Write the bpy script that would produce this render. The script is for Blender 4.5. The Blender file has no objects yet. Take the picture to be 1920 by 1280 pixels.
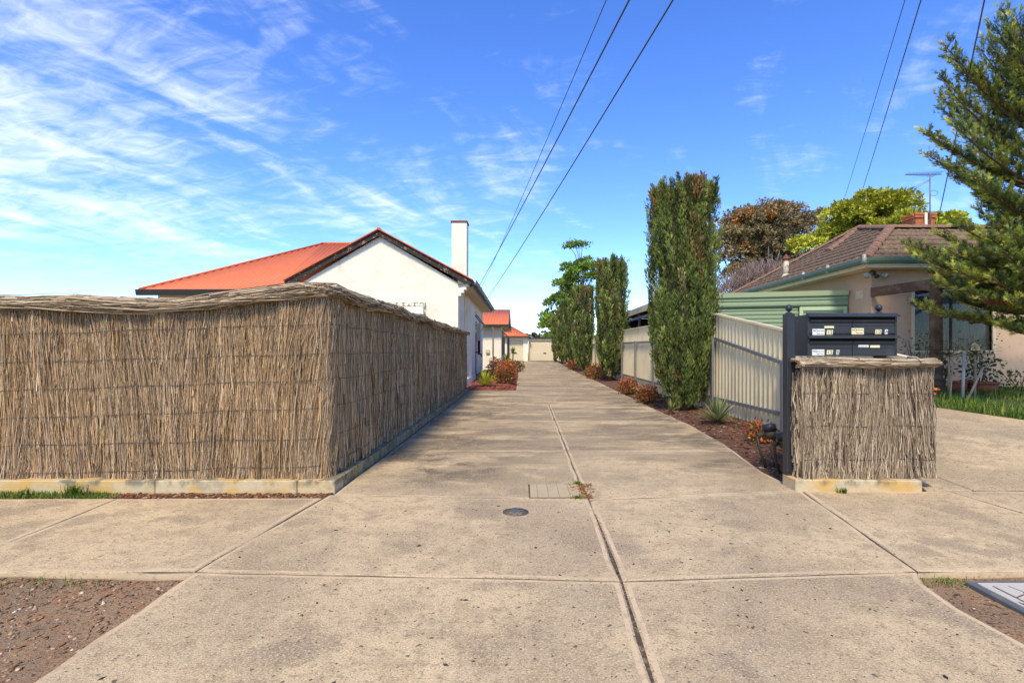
import bpy, bmesh, math, random
import numpy as np
from mathutils import Vector, Matrix, Quaternion

R = math.radians
random.seed(7)
rng = np.random.default_rng(11)
scene = bpy.context.scene
col = scene.collection

# ------------------------------------------------------------------ camera
cam_d = bpy.data.cameras.new('camera')
cam_d.sensor_width = 36.0
cam_d.lens = 18.75
cam_d.shift_x = -18 / 1920
cam_d.shift_y = 20 / 1920
cam_d.clip_start = 0.05
cam_d.clip_end = 3000
cam = bpy.data.objects.new('camera', cam_d)
col.objects.link(cam)
cam.location = (0, 0, 1.2)
cam.rotation_euler = (R(90), 0, 0)
scene.camera = cam

# ------------------------------------------------------------------ exposure
vs = scene.view_settings
vs.view_transform = 'Standard'
vs.look = 'None'
vs.exposure = 1.03
vs.gamma = 1.0
vs.use_curve_mapping = False

# ------------------------------------------------------------------ sun
SUN_EL = 50.0
SUN_AZ = (-0.20, -0.980)          # where the sun stands, seen from above
sd = bpy.data.lights.new('sun', 'SUN')
sd.energy = 2.35
sd.angle = R(11.0)
sd.color = (1.0, 0.89, 0.72)
sun = bpy.data.objects.new('sun', sd)
col.objects.link(sun)
sun.rotation_euler = Vector((-SUN_AZ[0] * math.cos(R(SUN_EL)), -SUN_AZ[1] * math.cos(R(SUN_EL)), -math.sin(R(SUN_EL)))).to_track_quat('-Z', 'Y').to_euler()
sun.location = (-5, -8, 14)

# ------------------------------------------------------------------ world: clear sky with thin cirrus
world = bpy.data.worlds.new('World')
scene.world = world
world.use_nodes = True
wt = world.node_tree
wt.nodes.clear()
def wn(t, **k):
    n = wt.nodes.new(t)
    for a, b in k.items():
        setattr(n, a, b)
    return n
def wl(a, b):
    wt.links.new(a, b)
def wmath(op, a, b=None, clamp=False):
    n = wn('ShaderNodeMath', operation=op, use_clamp=clamp)
    for i, v in enumerate((a, b)):
        if v is None:
            continue
        if isinstance(v, (int, float)):
            n.inputs[i].default_value = v
        else:
            wl(v, n.inputs[i])
    return n.outputs[0]
sky = wn('ShaderNodeTexSky', sky_type='NISHITA')
sky.sun_disc = False
sky.sun_elevation = R(SUN_EL)
sky.sun_rotation = math.atan2(SUN_AZ[0], SUN_AZ[1])
sky.altitude = 1200
sky.air_density = 1.0
sky.dust_density = 0.15
sky.ozone_density = 2.0
hs = wn('ShaderNodeHueSaturation')
hs.inputs['Saturation'].default_value = 1.24
hs.inputs['Hue'].default_value = 0.514
hs.inputs['Value'].default_value = 1.0
wl(sky.outputs[0], hs.inputs['Color'])
tc = wn('ShaderNodeTexCoord')
sep = wn('ShaderNodeSeparateXYZ')
wl(tc.outputs['Generated'], sep.inputs[0])
zz = wmath('ADD', wmath('MAXIMUM', sep.outputs[2], 0.0), 0.16)
u = wmath('DIVIDE', sep.outputs[0], zz)
v = wmath('DIVIDE', sep.outputs[1], zz)
comb = wn('ShaderNodeCombineXYZ')
wl(u, comb.inputs[0]); wl(v, comb.inputs[1])
def cloud_noise(rot, sc, scale, detail, rough, dist, off=(0, 0, 0)):
    m0 = wn('ShaderNodeMapping')
    m0.inputs['Rotation'].default_value = (0, 0, rot)
    wl(comb.outputs[0], m0.inputs[0])
    mp = wn('ShaderNodeMapping')
    mp.inputs['Scale'].default_value = sc
    mp.inputs['Location'].default_value = off
    wl(m0.outputs[0], mp.inputs[0])
    nz = wn('ShaderNodeTexNoise')
    nz.inputs['Scale'].default_value = scale
    nz.inputs['Detail'].default_value = detail
    nz.inputs['Roughness'].default_value = rough
    nz.inputs['Distortion'].default_value = dist
    wl(mp.outputs[0], nz.inputs['Vector'])
    return nz.outputs[0]
def wramp(val, lo, hi):
    m = wn('ShaderNodeMapRange', interpolation_type='SMOOTHSTEP')
    m.inputs['From Min'].default_value = lo
    m.inputs['From Max'].default_value = hi
    wl(val, m.inputs['Value'])
    return m.outputs[0]
streak = cloud_noise(R(30), (2.2, 0.85, 1), 1.7, 9, 0.60, 0.9, (3.1, 0.4, 0))
ripple = cloud_noise(R(12), (1.2, 2.6, 1), 5.0, 7, 0.62, 0.8, (1.0, 7.0, 0))
big = cloud_noise(R(10), (0.7, 1.0, 1), 0.75, 3, 0.5, 0.3, (5.3, 2.2, 0))
west = wramp(wmath('MULTIPLY', u, -1.0), 0.15, 1.9)          # the cirrus bank stands to the west
dens = wmath('ADD', wmath('MULTIPLY', streak, 0.62), wmath('MULTIPLY', ripple, 0.38))
thr = wmath('ADD', dens, wmath('ADD', wmath('MULTIPLY', west, 0.20), wmath('MULTIPLY', wmath('SUBTRACT', big, 0.5), 0.55)))
cl = wramp(thr, 0.485, 0.95)
cl = wmath('MULTIPLY', wmath('MULTIPLY', cl, wramp(sep.outputs[2], 0.05, 0.22)), 0.85, True)
mixc = wn('ShaderNodeMix', data_type='RGBA')
wl(cl, mixc.inputs[0])
tint = wn('ShaderNodeMix', data_type='RGBA', blend_type='MULTIPLY'); tint.inputs[0].default_value = 1.0; tint.inputs[7].default_value = (0.82, 0.93, 1.05, 1)
wl(hs.outputs[0], tint.inputs[6]); wl(tint.outputs[2], mixc.inputs[6])
mixc.inputs[7].default_value = (4.9, 5.1, 5.4, 1)
bg = wn('ShaderNodeBackground')
bg.inputs['Strength'].default_value = 0.15
wl(mixc.outputs[2], bg.inputs[0])
wo = wn('ShaderNodeOutputWorld')
wl(bg.outputs[0], wo.inputs[0])

# ------------------------------------------------------------------ helpers
def gz(y):                       # the shared driveway climbs very gently
    return max(0.0, y - 12.2) * 0.0083
def nz_(y):                      # the neighbour's drive climbs faster
    return min(max(0.0, y - 4.62), 7.6) * 0.057
def at(px, py, Y):
    return Vector(((px - 978) / 1000 * Y, Y, 1.2 + (660 - py) / 1000 * Y))

def tag(o, label=None, cat=None, group=None, kind=None):
    if label: o['label'] = label
    if cat: o['category'] = cat
    if group: o['group'] = group
    if kind: o['kind'] = kind
    return o
def empty(name, loc=(0, 0, 0), label=None, cat=None, group=None):
    o = bpy.data.objects.new(name, None)
    o.empty_display_size = 0.2
    col.objects.link(o)
    o.location = loc
    return tag(o, label, cat, group)
def link(me, name, m, parent=None):
    o = bpy.data.objects.new(name, me)
    col.objects.link(o)
    if m is not None and not me.materials:
        me.materials.append(m)
    if parent is not None:
        o.parent = parent
        loc = Vector((0, 0, 0)); p = parent
        while p is not None:
            loc += p.location; p = p.parent
        o.location = -loc            # meshes are written in world coordinates
    return o
def copy_tree(o, parent=None):
    c = o.copy(); col.objects.link(c); c.parent = parent
    for ch in o.children:
        copy_tree(ch, c)
    return c

class MB:
    """collects boxes, prisms and tubes in world coordinates"""
    def __init__(s):
        s.v = []; s.f = []; s.sm = []
    def add(s, vs_, fs, smooth=False):
        b = len(s.v)
        s.v += [tuple(x) for x in vs_]
        s.f += [tuple(i + b for i in f) for f in fs]
        s.sm += [smooth] * len(fs)
        return s
    def box(s, x0, x1, y0, y1, z0, z1):
        return s.add([(x0, y0, z0), (x1, y0, z0), (x1, y1, z0), (x0, y1, z0), (x0, y0, z1), (x1, y0, z1), (x1, y1, z1), (x0, y1, z1)],
                     [(0, 3, 2, 1), (4, 5, 6, 7), (0, 1, 5, 4), (1, 2, 6, 5), (2, 3, 7, 6), (3, 0, 4, 7)])
    def beam(s, p, q, w, h, up=(0, 0, 1)):
        p = Vector(p); q = Vector(q); d = (q - p).normalized(); up = Vector(up)
        a = d.cross(up).normalized(); b = a.cross(d).normalized()
        vs_ = []
        for e in (p, q):
            for i, j in ((-1, -1), (1, -1), (1, 1), (-1, 1)):
                vs_.append(e + a * (i * w / 2) + b * (j * h / 2))
        return s.add(vs_, [(0, 3, 2, 1), (4, 5, 6, 7), (0, 1, 5, 4), (1, 2, 6, 5), (2, 3, 7, 6), (3, 0, 4, 7)])
    def prism(s, poly, ext):
        """poly: list of 3d points, ext: extrusion vector"""
        n = len(poly); e = Vector(ext)
        vs_ = [Vector(p) for p in poly] + [Vector(p) + e for p in poly]
        fs = [tuple(reversed(range(n))), tuple(range(n, 2 * n))] + [(i, (i + 1) % n, n + (i + 1) % n, n + i) for i in range(n)]
        return s.add(vs_, fs)
    def tube(s, pts, rad, n=8, cap=True):
        pts = [Vector(p) for p in pts]
        if isinstance(rad, (int, float)): rad = [rad] * len(pts)
        vs_ = []; fs = []
        ref = None
        for i, p in enumerate(pts):
            d = (pts[min(i + 1, len(pts) - 1)] - pts[max(i - 1, 0)]).normalized()
            if ref is None or abs(ref.dot(d)) > 0.95:
                ref = Vector((0, 0, 1)) if abs(d.z) < 0.9 else Vector((1, 0, 0))
            a = d.cross(ref).normalized(); b = a.cross(d)
            ref = b
            for k in range(n):
                t = 2 * math.pi * k / n
                vs_.append(p + (a * math.cos(t) + b * math.sin(t)) * rad[i])
        for i in range(len(pts) - 1):
            for k in range(n):
                fs.append((i * n + k, i * n + (k + 1) % n, (i + 1) * n + (k + 1) % n, (i + 1) * n + k))
        if cap:
            fs.append(tuple(reversed(range(n)))); fs.append(tuple(range((len(pts) - 1) * n, len(pts) * n)))
        return s.add(vs_, fs, True)
    def ball(s, c, r, n=12, sq=(1, 1, 1)):
        vs_ = []; fs = []
        m = n // 2
        for i in range(m + 1):
            th = math.pi * i / m
            for k in range(n):
                ph = 2 * math.pi * k / n
                vs_.append((c[0] + r * sq[0] * math.sin(th) * math.cos(ph), c[1] + r * sq[1] * math.sin(th) * math.sin(ph), c[2] + r * sq[2] * math.cos(th)))
        for i in range(m):
            for k in range(n):
                fs.append((i * n + k, (i + 1) * n + k, (i + 1) * n + (k + 1) % n, i * n + (k + 1) % n))
        return s.add(vs_, fs, True)
    def build(s, name, m, parent=None, bevel=0):
        me = bpy.data.meshes.new(name)
        me.from_pydata(s.v, [], s.f)
        if bevel:
            bm = bmesh.new(); bm.from_mesh(me)
            bmesh.ops.bevel(bm, geom=list(bm.edges), offset=bevel, segments=1, affect='EDGES', clamp_overlap=True)
            bm.to_mesh(me); bm.free()
        else:
            me.polygons.foreach_set('use_smooth', s.sm)
        me.update()
        return link(me, name, m, parent)

def np_mesh(name, verts, faces, m, parent=None, colors=None, smooth=False, kind=None):
    """verts (n,3), faces (f,k) all of one size, colors (n,3) per vertex -> attribute Col"""
    verts = np.ascontiguousarray(verts, dtype=np.float32); faces = np.ascontiguousarray(faces, dtype=np.int32)
    me = bpy.data.meshes.new(name)
    nf, k = faces.shape
    me.vertices.add(len(verts)); me.vertices.foreach_set('co', verts.ravel())
    me.loops.add(nf * k); me.loops.foreach_set('vertex_index', faces.ravel())
    me.polygons.add(nf)
    me.polygons.foreach_set('loop_start', np.arange(0, nf * k, k, dtype=np.int32))
    if smooth: me.polygons.foreach_set('use_smooth', np.ones(nf, dtype=bool))
    if colors is not None:
        ca = me.color_attributes.new('Col', 'FLOAT_COLOR', 'POINT')
        c4 = np.ones((len(verts), 4), dtype=np.float32); c4[:, :3] = colors
        ca.data.foreach_set('color', c4.ravel())
    me.update(calc_edges=True)
    o = link(me, name, m, parent)
    if kind: o['kind'] = kind
    return o

def norm(a):
    return a / np.maximum(np.linalg.norm(a, axis=-1, keepdims=True), 1e-9)
def frames(d, roll=None):
    """rotation matrices whose columns are (side, normal, d)"""
    d = norm(d); n = len(d)
    ref = rng.normal(size=(n, 3)) if roll is None else roll
    a = norm(np.cross(d, ref)); b = np.cross(a, d)
    return np.stack([a, b, d], axis=2)
def scatter(tv, tf, pos, rot, scl, cols, jitter=0.0):
    """many copies of a small template joined into arrays"""
    n = len(pos); m = len(tv)
    V = np.einsum('nij,mj->nmi', rot, tv) * np.asarray(scl).reshape(n, 1, -1) + pos[:, None, :]
    F = tf[None] + (np.arange(n) * m)[:, None, None]
    C = np.repeat(cols[:, None, :], m, axis=1)
    return V.reshape(-1, 3), F.reshape(-1, tf.shape[1]), C.reshape(-1, 3)
def sticks(P, rad, cols):
    """P (n,k,3) centre lines, rad (n,) -> three sided tapered sticks"""
    n, k, _ = P.shape
    d = norm(P[:, -1] - P[:, 0])
    ref = rng.normal(size=(n, 3)); a = norm(np.cross(d, ref)); b = np.cross(d, a)
    ang = np.array([0, 2.094, 4.189])
    off = a[:, None, :] * np.cos(ang)[None, :, None] + b[:, None, :] * np.sin(ang)[None, :, None]
    tp = np.linspace(1.0, 0.55, k)
    V = P[:, :, None, :] + off[:, None, :, :] * (rad[:, None] * tp[None, :])[:, :, None, None]
    V = V.reshape(n, k * 3, 3)
    q = []
    for i in range(k - 1):
        for j in range(3):
            q.append((i * 3 + j, i * 3 + (j + 1) % 3, (i + 1) * 3 + (j + 1) % 3, (i + 1) * 3 + j))
    q = np.array(q)
    F = q[None] + (np.arange(n) * k * 3)[:, None, None]
    C = np.repeat(cols[:, None, :], k * 3, axis=1)
    return V.reshape(-1, 3), F.reshape(-1, 4), C.reshape(-1, 3)
def merge(lst):
    vs_, fs, cs = [], [], []; b = 0
    for v_, f_, c_ in lst:
        vs_.append(v_); fs.append(f_ + b); cs.append(c_); b += len(v_)
    return np.concatenate(vs_), np.concatenate(fs), np.concatenate(cs)
def palette(n, cols, w=None, jit=0.15):
    cols = np.array(cols); w = None if w is None else np.array(w) / sum(w)
    c = cols[rng.choice(len(cols), n, p=w)]
    return c * (1 + rng.normal(size=(n, 1)) * jit).clip(0.45, 1.7) * np.array([[1.05, 1.0, 0.87]])

# ------------------------------------------------------------------ materials
def mat(name, color, rough=0.85, layers=(), bumps=(), attr=None, spec=0.3, metal=0.0, transl=0.0, xyz=None):
    """layers: (scale, lo, hi, colour, fac[, detail[, (sx,sy,sz)]]) noise masks over the base; bumps: (scale, distance[, (sx,sy,sz)])"""
    warm = lambda c: (c[0] * 1.05, c[1], c[2] * 0.85)
    m = bpy.data.materials.new(name); m.use_nodes = True
    nt = m.node_tree; N = nt.nodes; L = nt.links
    b = N['Principled BSDF']
    b.inputs['Roughness'].default_value = rough
    b.inputs['Specular IOR Level'].default_value = spec
    b.inputs['Metallic'].default_value = metal
    tcn = N.new('ShaderNodeTexCoord')
    def noise(scale, detail, sc=None, rgh=0.6):
        n_ = N.new('ShaderNodeTexNoise'); n_.inputs['Scale'].default_value = scale; n_.inputs['Detail'].default_value = detail
        n_.inputs['Roughness'].default_value = rgh
        src = tcn.outputs['Object']
        if sc:
            mp = N.new('ShaderNodeMapping'); mp.inputs['Scale'].default_value = sc; L.new(src, mp.inputs[0]); src = mp.outputs[0]
        L.new(src, n_.inputs['Vector'])
        return n_.outputs[0]
    if attr:
        an = N.new('ShaderNodeVertexColor'); an.layer_name = attr; cur = an.outputs[0]
    else:
        rg = N.new('ShaderNodeRGB'); rg.outputs[0].default_value = (*warm(color), 1); cur = rg.outputs[0]
    for ly in layers:
        scale, lo, hi, c, fac = ly[:5]
        det = ly[5] if len(ly) > 5 else 5
        sc = ly[6] if len(ly) > 6 else None
        mr = N.new('ShaderNodeMapRange'); mr.interpolation_type = 'SMOOTHSTEP'
        mr.inputs['From Min'].default_value = lo; mr.inputs['From Max'].default_value = hi; mr.inputs['To Max'].default_value = fac
        L.new(noise(scale, det, sc), mr.inputs['Value'])
        f = mr.outputs[0]
        if len(ly) > 7:              # limits of the stained area: (axis, from, to) ramps
            for ax, a0, a1 in ly[7]:
                sp = N.new('ShaderNodeSeparateXYZ'); L.new(tcn.outputs['Object'], sp.inputs[0])
                r2 = N.new('ShaderNodeMapRange'); r2.interpolation_type = 'SMOOTHSTEP'
                r2.inputs['From Min'].default_value = a0; r2.inputs['From Max'].default_value = a1
                if a0 > a1:
                    r2.inputs['From Min'].default_value = a1; r2.inputs['From Max'].default_value = a0
                    r2.inputs['To Min'].default_value = 1; r2.inputs['To Max'].default_value = 0
                L.new(sp.outputs[ax], r2.inputs['Value'])
                mm = N.new('ShaderNodeMath'); mm.operation = 'MULTIPLY'; L.new(f, mm.inputs[0]); L.new(r2.outputs[0], mm.inputs[1]); f = mm.outputs[0]
        mx = N.new('ShaderNodeMix'); mx.data_type = 'RGBA'
        L.new(f, mx.inputs[0]); L.new(cur, mx.inputs[6]); mx.inputs[7].default_value = (*warm(c), 1)
        cur = mx.outputs[2]
    L.new(cur, b.inputs['Base Color'])
    prev = None
    for bp in bumps:
        bn = N.new('ShaderNodeBump'); bn.inputs['Strength'].default_value = 1.0; bn.inputs['Distance'].default_value = bp[1]
        L.new(noise(bp[0], 4, bp[2] if len(bp) > 2 else None), bn.inputs['Height'])
        if prev is not None: L.new(prev, bn.inputs['Normal'])
        prev = bn.outputs[0]
    if prev is not None: L.new(prev, b.inputs['Normal'])
    if transl:
        out = N['Material Output']
        tr = N.new('ShaderNodeBsdfTranslucent'); L.new(cur, tr.inputs[0])
        ms = N.new('ShaderNodeMixShader'); ms.inputs[0].default_value = transl
        L.new(b.outputs[0], ms.inputs[1]); L.new(tr.outputs[0], ms.inputs[2]); L.new(ms.outputs[0], out.inputs[0])
    return m

CON = (0.575, 0.448, 0.285)
def concrete(name, extra=(), base=CON):
    return mat(name, base, 0.92,
        [(1.1, 0.40, 0.68, (0.38, 0.30, 0.20), 0.6, 6), (4.0, 0.45, 0.7, (0.64, 0.50, 0.30), 0.6, 6),
         (0.55, 0.46, 0.66, (0.37, 0.295, 0.20), 0.6, 7), (0.42, 0.47, 0.58, (0.34, 0.265, 0.185), 0.70, 9), (1.7, 0.54, 0.62, (0.26, 0.20, 0.145), 0.65, 9), *extra, (5.5, 0.51, 0.61, (0.36, 0.265, 0.17), 0.5, 8),
         (0.8, 0.50, 0.62, (0.30, 0.235, 0.155), 0.45, 8), (9, 0.5, 0.66, (0.33, 0.25, 0.155), 0.55, 6), (28, 0.5, 0.68, (0.22, 0.17, 0.115), 0.6, 4), (85, 0.50, 0.66, (0.66, 0.54, 0.345), 0.65, 2), (120, 0.52, 0.68, (0.13, 0.10, 0.07), 0.7, 2),
         (30, 0.69, 0.73, (0.06, 0.05, 0.045), 0.8, 1)],
        [(110, 0.004), (20, 0.002)])
m_con = concrete('footpath_concrete')
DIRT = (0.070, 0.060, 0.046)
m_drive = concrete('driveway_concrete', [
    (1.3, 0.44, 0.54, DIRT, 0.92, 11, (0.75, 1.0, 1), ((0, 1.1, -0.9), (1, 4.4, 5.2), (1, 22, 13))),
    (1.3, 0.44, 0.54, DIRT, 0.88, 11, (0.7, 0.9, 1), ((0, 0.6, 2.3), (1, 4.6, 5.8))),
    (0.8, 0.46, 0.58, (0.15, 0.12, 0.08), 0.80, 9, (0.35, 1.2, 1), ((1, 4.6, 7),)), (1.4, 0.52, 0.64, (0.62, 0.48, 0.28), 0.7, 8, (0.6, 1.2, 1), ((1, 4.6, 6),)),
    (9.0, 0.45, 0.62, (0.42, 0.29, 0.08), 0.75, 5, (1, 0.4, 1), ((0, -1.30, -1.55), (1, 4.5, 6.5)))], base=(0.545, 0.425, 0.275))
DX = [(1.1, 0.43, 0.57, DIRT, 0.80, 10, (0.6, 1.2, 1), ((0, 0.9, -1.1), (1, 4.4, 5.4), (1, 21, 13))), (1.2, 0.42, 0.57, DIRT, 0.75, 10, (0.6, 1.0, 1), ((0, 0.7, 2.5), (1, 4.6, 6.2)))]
m_dedge = mat('driveway_edge', (0.57, 0.44, 0.295), 0.9, [*DX, (3, 0.42, 0.65, (0.28, 0.23, 0.16), 0.7, 6), (60, 0.55, 0.7, (0.2, 0.16, 0.11), 0.5, 3)], [(70, 0.002)])
m_edge = mat('trowelled_edge', (0.57, 0.44, 0.295), 0.9, [(3, 0.42, 0.65, (0.42, 0.335, 0.22), 0.75, 6), (22, 0.5, 0.68, (0.34, 0.27, 0.18), 0.5, 5), (60, 0.55, 0.7, (0.2, 0.17, 0.13), 0.5, 3)], [(70, 0.001)])
m_joint = mat('joint_filler', (0.085, 0.062, 0.042), 0.95, [(40, 0.5, 0.65, (0.26, 0.2, 0.14), 0.7, 3), (9, 0.55, 0.7, (0.03, 0.025, 0.02), 0.8, 3)], [(80, 0.004)])
m_soil = mat('verge_soil', (0.30, 0.195, 0.115), 0.97, [(2.2, 0.45, 0.62, (0.21, 0.15, 0.095), 0.8, 5), (14, 0.5, 0.66, (0.28, 0.13, 0.06), 0.6, 5), (60, 0.55, 0.68, (0.30, 0.25, 0.2), 0.7, 3), (45, 0.6, 0.7, (0.05, 0.04, 0.03), 0.8, 3)], [(40, 0.012), (120, 0.006)])
m_mulch = mat('bark_mulch', (0.125, 0.062, 0.040), 0.97, [(30, 0.45, 0.62, (0.2, 0.1, 0.06), 0.8, 4), (70, 0.55, 0.68, (0.05, 0.028, 0.02), 0.8, 3), (5, 0.52, 0.7, (0.2, 0.15, 0.1), 0.6, 4)], [(45, 0.02), (120, 0.008)])
m_redmulch = mat('red_mulch', (0.20, 0.055, 0.040), 0.97, [(30, 0.45, 0.62, (0.28, 0.1, 0.07), 0.8, 4), (70, 0.55, 0.68, (0.07, 0.02, 0.02), 0.8, 3)], [(45, 0.02)])
m_ground = mat('ground_earth', (0.16, 0.125, 0.085), 0.97, [(0.6, 0.45, 0.6, (0.09, 0.10, 0.04), 0.8, 5)], [(20, 0.02)])
m_plinth = mat('plinth_concrete', (0.50, 0.425, 0.29), 0.92, [(3.5, 0.42, 0.62, (0.52, 0.33, 0.10), 0.85, 5, (1, 1, 2)), (8, 0.5, 0.7, (0.30, 0.265, 0.2), 0.7, 6), (5, 0.5, 0.62, (0.10, 0.095, 0.07), 0.75, 7, (1, 1, 0.6), ((2, 0.02, 0.085),))], [(60, 0.003)])
m_plinth_side = mat('mossy_shaded_plinth', (0.34, 0.29, 0.20), 0.92, [(5, 0.40, 0.60, (0.13, 0.12, 0.08), 0.8, 6), (3, 0.48, 0.66, (0.33, 0.25, 0.06), 0.7, 5), (18, 0.5, 0.66, (0.07, 0.065, 0.05), 0.6, 5)], [(60, 0.003)])  # moss over a darkened base: the drive side's shade is painted into the colour
m_brush = mat('brush_twigs', (1, 1, 1), 0.9, attr='Col', spec=0.15)
m_brushback = mat('brush_core', (0.20, 0.15, 0.10), 0.95, [(30, 0.4, 0.65, (0.32, 0.25, 0.17), 0.8, 4, (4, 4, 0.25)), (60, 0.5, 0.7, (0.07, 0.05, 0.035), 0.8, 3, (4, 4, 0.3))], [(40, 0.02, (4, 4, 0.2))])
m_capback = mat('cap_core', (0.10, 0.075, 0.052), 0.95, [(40, 0.4, 0.65, (0.22, 0.17, 0.12), 0.8, 4)], [(40, 0.02)])
m_wire = mat('rusty_wire', (0.055, 0.05, 0.05), 0.55, spec=0.5)
m_galv = mat('galvanised_steel', (0.37, 0.38, 0.38), 0.55, [(12, 0.45, 0.65, (0.27, 0.28, 0.29), 0.7, 4)], metal=0.15)
m_leaf = mat('leaf', (1, 1, 1), 0.6, attr='Col', spec=0.3, transl=0.25)
m_conifer = mat('conifer_foliage', (1, 1, 1), 0.75, attr='Col', spec=0.2, transl=0.12)
m_bark = mat('bark', (0.13, 0.095, 0.07), 0.95, [(14, 0.45, 0.65, (0.06, 0.045, 0.035), 0.8, 5, (1, 1, 0.2))], [(25, 0.015, (1, 1, 0.2))])
m_palebark = mat('pale_bark', (0.36, 0.30, 0.24), 0.9, [(6, 0.45, 0.65, (0.2, 0.16, 0.12), 0.8, 5, (1, 1, 0.3))], [(20, 0.01)])
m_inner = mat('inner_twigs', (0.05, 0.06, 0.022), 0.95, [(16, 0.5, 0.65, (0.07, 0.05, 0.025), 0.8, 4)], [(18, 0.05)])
m_bit = mat('loose_bits', (1, 1, 1), 0.9, attr='Col', spec=0.2)
m_white = mat('white_render', (0.79, 0.745, 0.655), 0.92, [(1.3, 0.48, 0.7, (0.69, 0.645, 0.55), 0.6, 6), (7, 0.52, 0.72, (0.66, 0.61, 0.52), 0.5, 5), (2.5, 0.58, 0.70, (0.52, 0.47, 0.38), 0.5, 7, (1, 1, 0.35))], [(5, 0.012, (1, 1, 1.7)), (30, 0.004)])
m_white2 = mat('white_paint', (0.78, 0.76, 0.70), 0.6, [(5, 0.52, 0.72, (0.62, 0.58, 0.5), 0.5, 5)])
m_stain = mat('stained_lintel', (0.74, 0.70, 0.62), 0.9, [(9, 0.46, 0.58, (0.16, 0.14, 0.09), 0.85, 6)], [(30, 0.004)])
m_orange = mat('terracotta_steel', (0.55, 0.14, 0.052), 0.6, [(0.9, 0.45, 0.7, (0.58, 0.16, 0.07), 0.6, 5), (9, 0.5, 0.75, (0.45, 0.10, 0.045), 0.5, 5), (1.6, 0.55, 0.7, (0.40, 0.12, 0.07), 0.4, 7)], spec=0.4)
m_barge = mat('peeling_barge', (0.035, 0.028, 0.026), 0.8, [(6, 0.59, 0.63, (0.30, 0.17, 0.12), 0.85, 7), (14, 0.62, 0.66, (0.45, 0.36, 0.3), 0.8, 6)], [(20, 0.004)])
m_dark = mat('dark_gutter', (0.030, 0.027, 0.027), 0.5, spec=0.4)
m_olive = mat('olive_gutter', (0.17, 0.16, 0.125), 0.55, [(5, 0.5, 0.7, (0.09, 0.08, 0.065), 0.6, 5)])
m_soffit = mat('soffit', (0.60, 0.53, 0.42), 0.8, [(4, 0.5, 0.7, (0.42, 0.35, 0.26), 0.6, 5)])
m_rust = mat('rust', (0.22, 0.07, 0.03), 0.9, [(20, 0.5, 0.65, (0.09, 0.04, 0.03), 0.7, 4)])
m_cream = mat('cream_door', (0.68, 0.60, 0.44), 0.55, [(2, 0.5, 0.75, (0.6, 0.53, 0.4), 0.5, 4)])
m_creamwall = mat('cream_wall', (0.72, 0.66, 0.52), 0.85)
m_fence = mat('cream_steel', (0.74, 0.645, 0.44), 0.5, [(0.8, 0.45, 0.7, (0.53, 0.47, 0.33), 0.6, 4), (3, 0.5, 0.72, (0.46, 0.4, 0.28), 0.5, 5, (1, 1, 0.25))])
m_rail = mat('slate_rail', (0.155, 0.17, 0.19), 0.5, [(6, 0.5, 0.7, (0.21, 0.22, 0.24), 0.6, 4)])
m_green = mat('pale_green_steel', (0.215, 0.305, 0.21), 0.5, [(1.2, 0.48, 0.7, (0.22, 0.31, 0.2), 0.6, 5)])
m_green2 = mat('pale_green_trim', (0.42, 0.54, 0.36), 0.5, [(1.5, 0.48, 0.7, (0.36, 0.46, 0.3), 0.6, 5)])
m_greengut = mat('dark_green_gutter', (0.06, 0.13, 0.10), 0.4, [(4, 0.5, 0.7, (0.10, 0.18, 0.14), 0.6, 4)], spec=0.5)
m_pink = mat('beige_render', (0.50, 0.36, 0.27), 0.92, [(1.0, 0.45, 0.7, (0.45, 0.31, 0.245), 0.6, 6), (9, 0.52, 0.7, (0.36, 0.26, 0.19), 0.4, 5)], [(70, 0.004)])
m_tile = mat('brown_roof_tile', (0.165, 0.115, 0.085), 0.9, [(2.5, 0.45, 0.68, (0.12, 0.075, 0.052), 0.7, 6), (22, 0.50, 0.66, (0.30, 0.21, 0.145), 0.6, 4), (12, 0.6, 0.7, (0.33, 0.29, 0.22), 0.6, 5)], [(60, 0.003)])
m_ridge = mat('ridge_tile_mortar', (0.25, 0.15, 0.105), 0.9, [(8, 0.45, 0.65, (0.15, 0.085, 0.06), 0.8, 5), (20, 0.58, 0.7, (0.4, 0.33, 0.26), 0.6, 4)], [(40, 0.004)])
m_brick = mat('orange_brick', (0.46, 0.135, 0.06), 0.9, [(6, 0.45, 0.65, (0.36, 0.095, 0.045), 0.8, 4)], [(60, 0.003)])
m_mortar = mat('mortar', (0.42, 0.37, 0.30), 0.95, [], [(80, 0.002)])
m_timber = mat('weathered_timber', (0.085, 0.052, 0.038), 0.9, [(6, 0.45, 0.65, (0.16, 0.115, 0.085), 0.8, 6, (0.3, 1, 1)), (30, 0.55, 0.7, (0.03, 0.02, 0.016), 0.8, 4, (0.2, 1, 1))], [(30, 0.006)])
m_frame = mat('cream_window_frame', (0.56, 0.48, 0.36), 0.6)
m_curtain = mat('grey_curtain', (0.03, 0.028, 0.027), 0.9, [(14, 0.45, 0.6, (0.03, 0.028, 0.027), 0.8, 2, (1, 1, 0.05))])
m_inside = mat('dim_room', (0.02, 0.018, 0.017), 0.9)
m_black = mat('black_paint', (0.022, 0.025, 0.030), 0.42, [(30, 0.6, 0.72, (0.06, 0.06, 0.065), 0.6, 4)], [(120, 0.0006)], spec=0.45)
m_char = mat('charcoal_steel', (0.026, 0.027, 0.030), 0.45, [(5, 0.5, 0.75, (0.055, 0.057, 0.062), 0.6, 4)], spec=0.5)
m_slot = mat('slot_dark', (0.006, 0.006, 0.007), 0.9)
m_sticker = mat('white_sticker', (0.72, 0.74, 0.76), 0.6)
m_ysticker = mat('cream_sticker', (0.74, 0.68, 0.45), 0.6)
m_ink = mat('black_ink', (0.015, 0.015, 0.015), 0.7)
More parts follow.
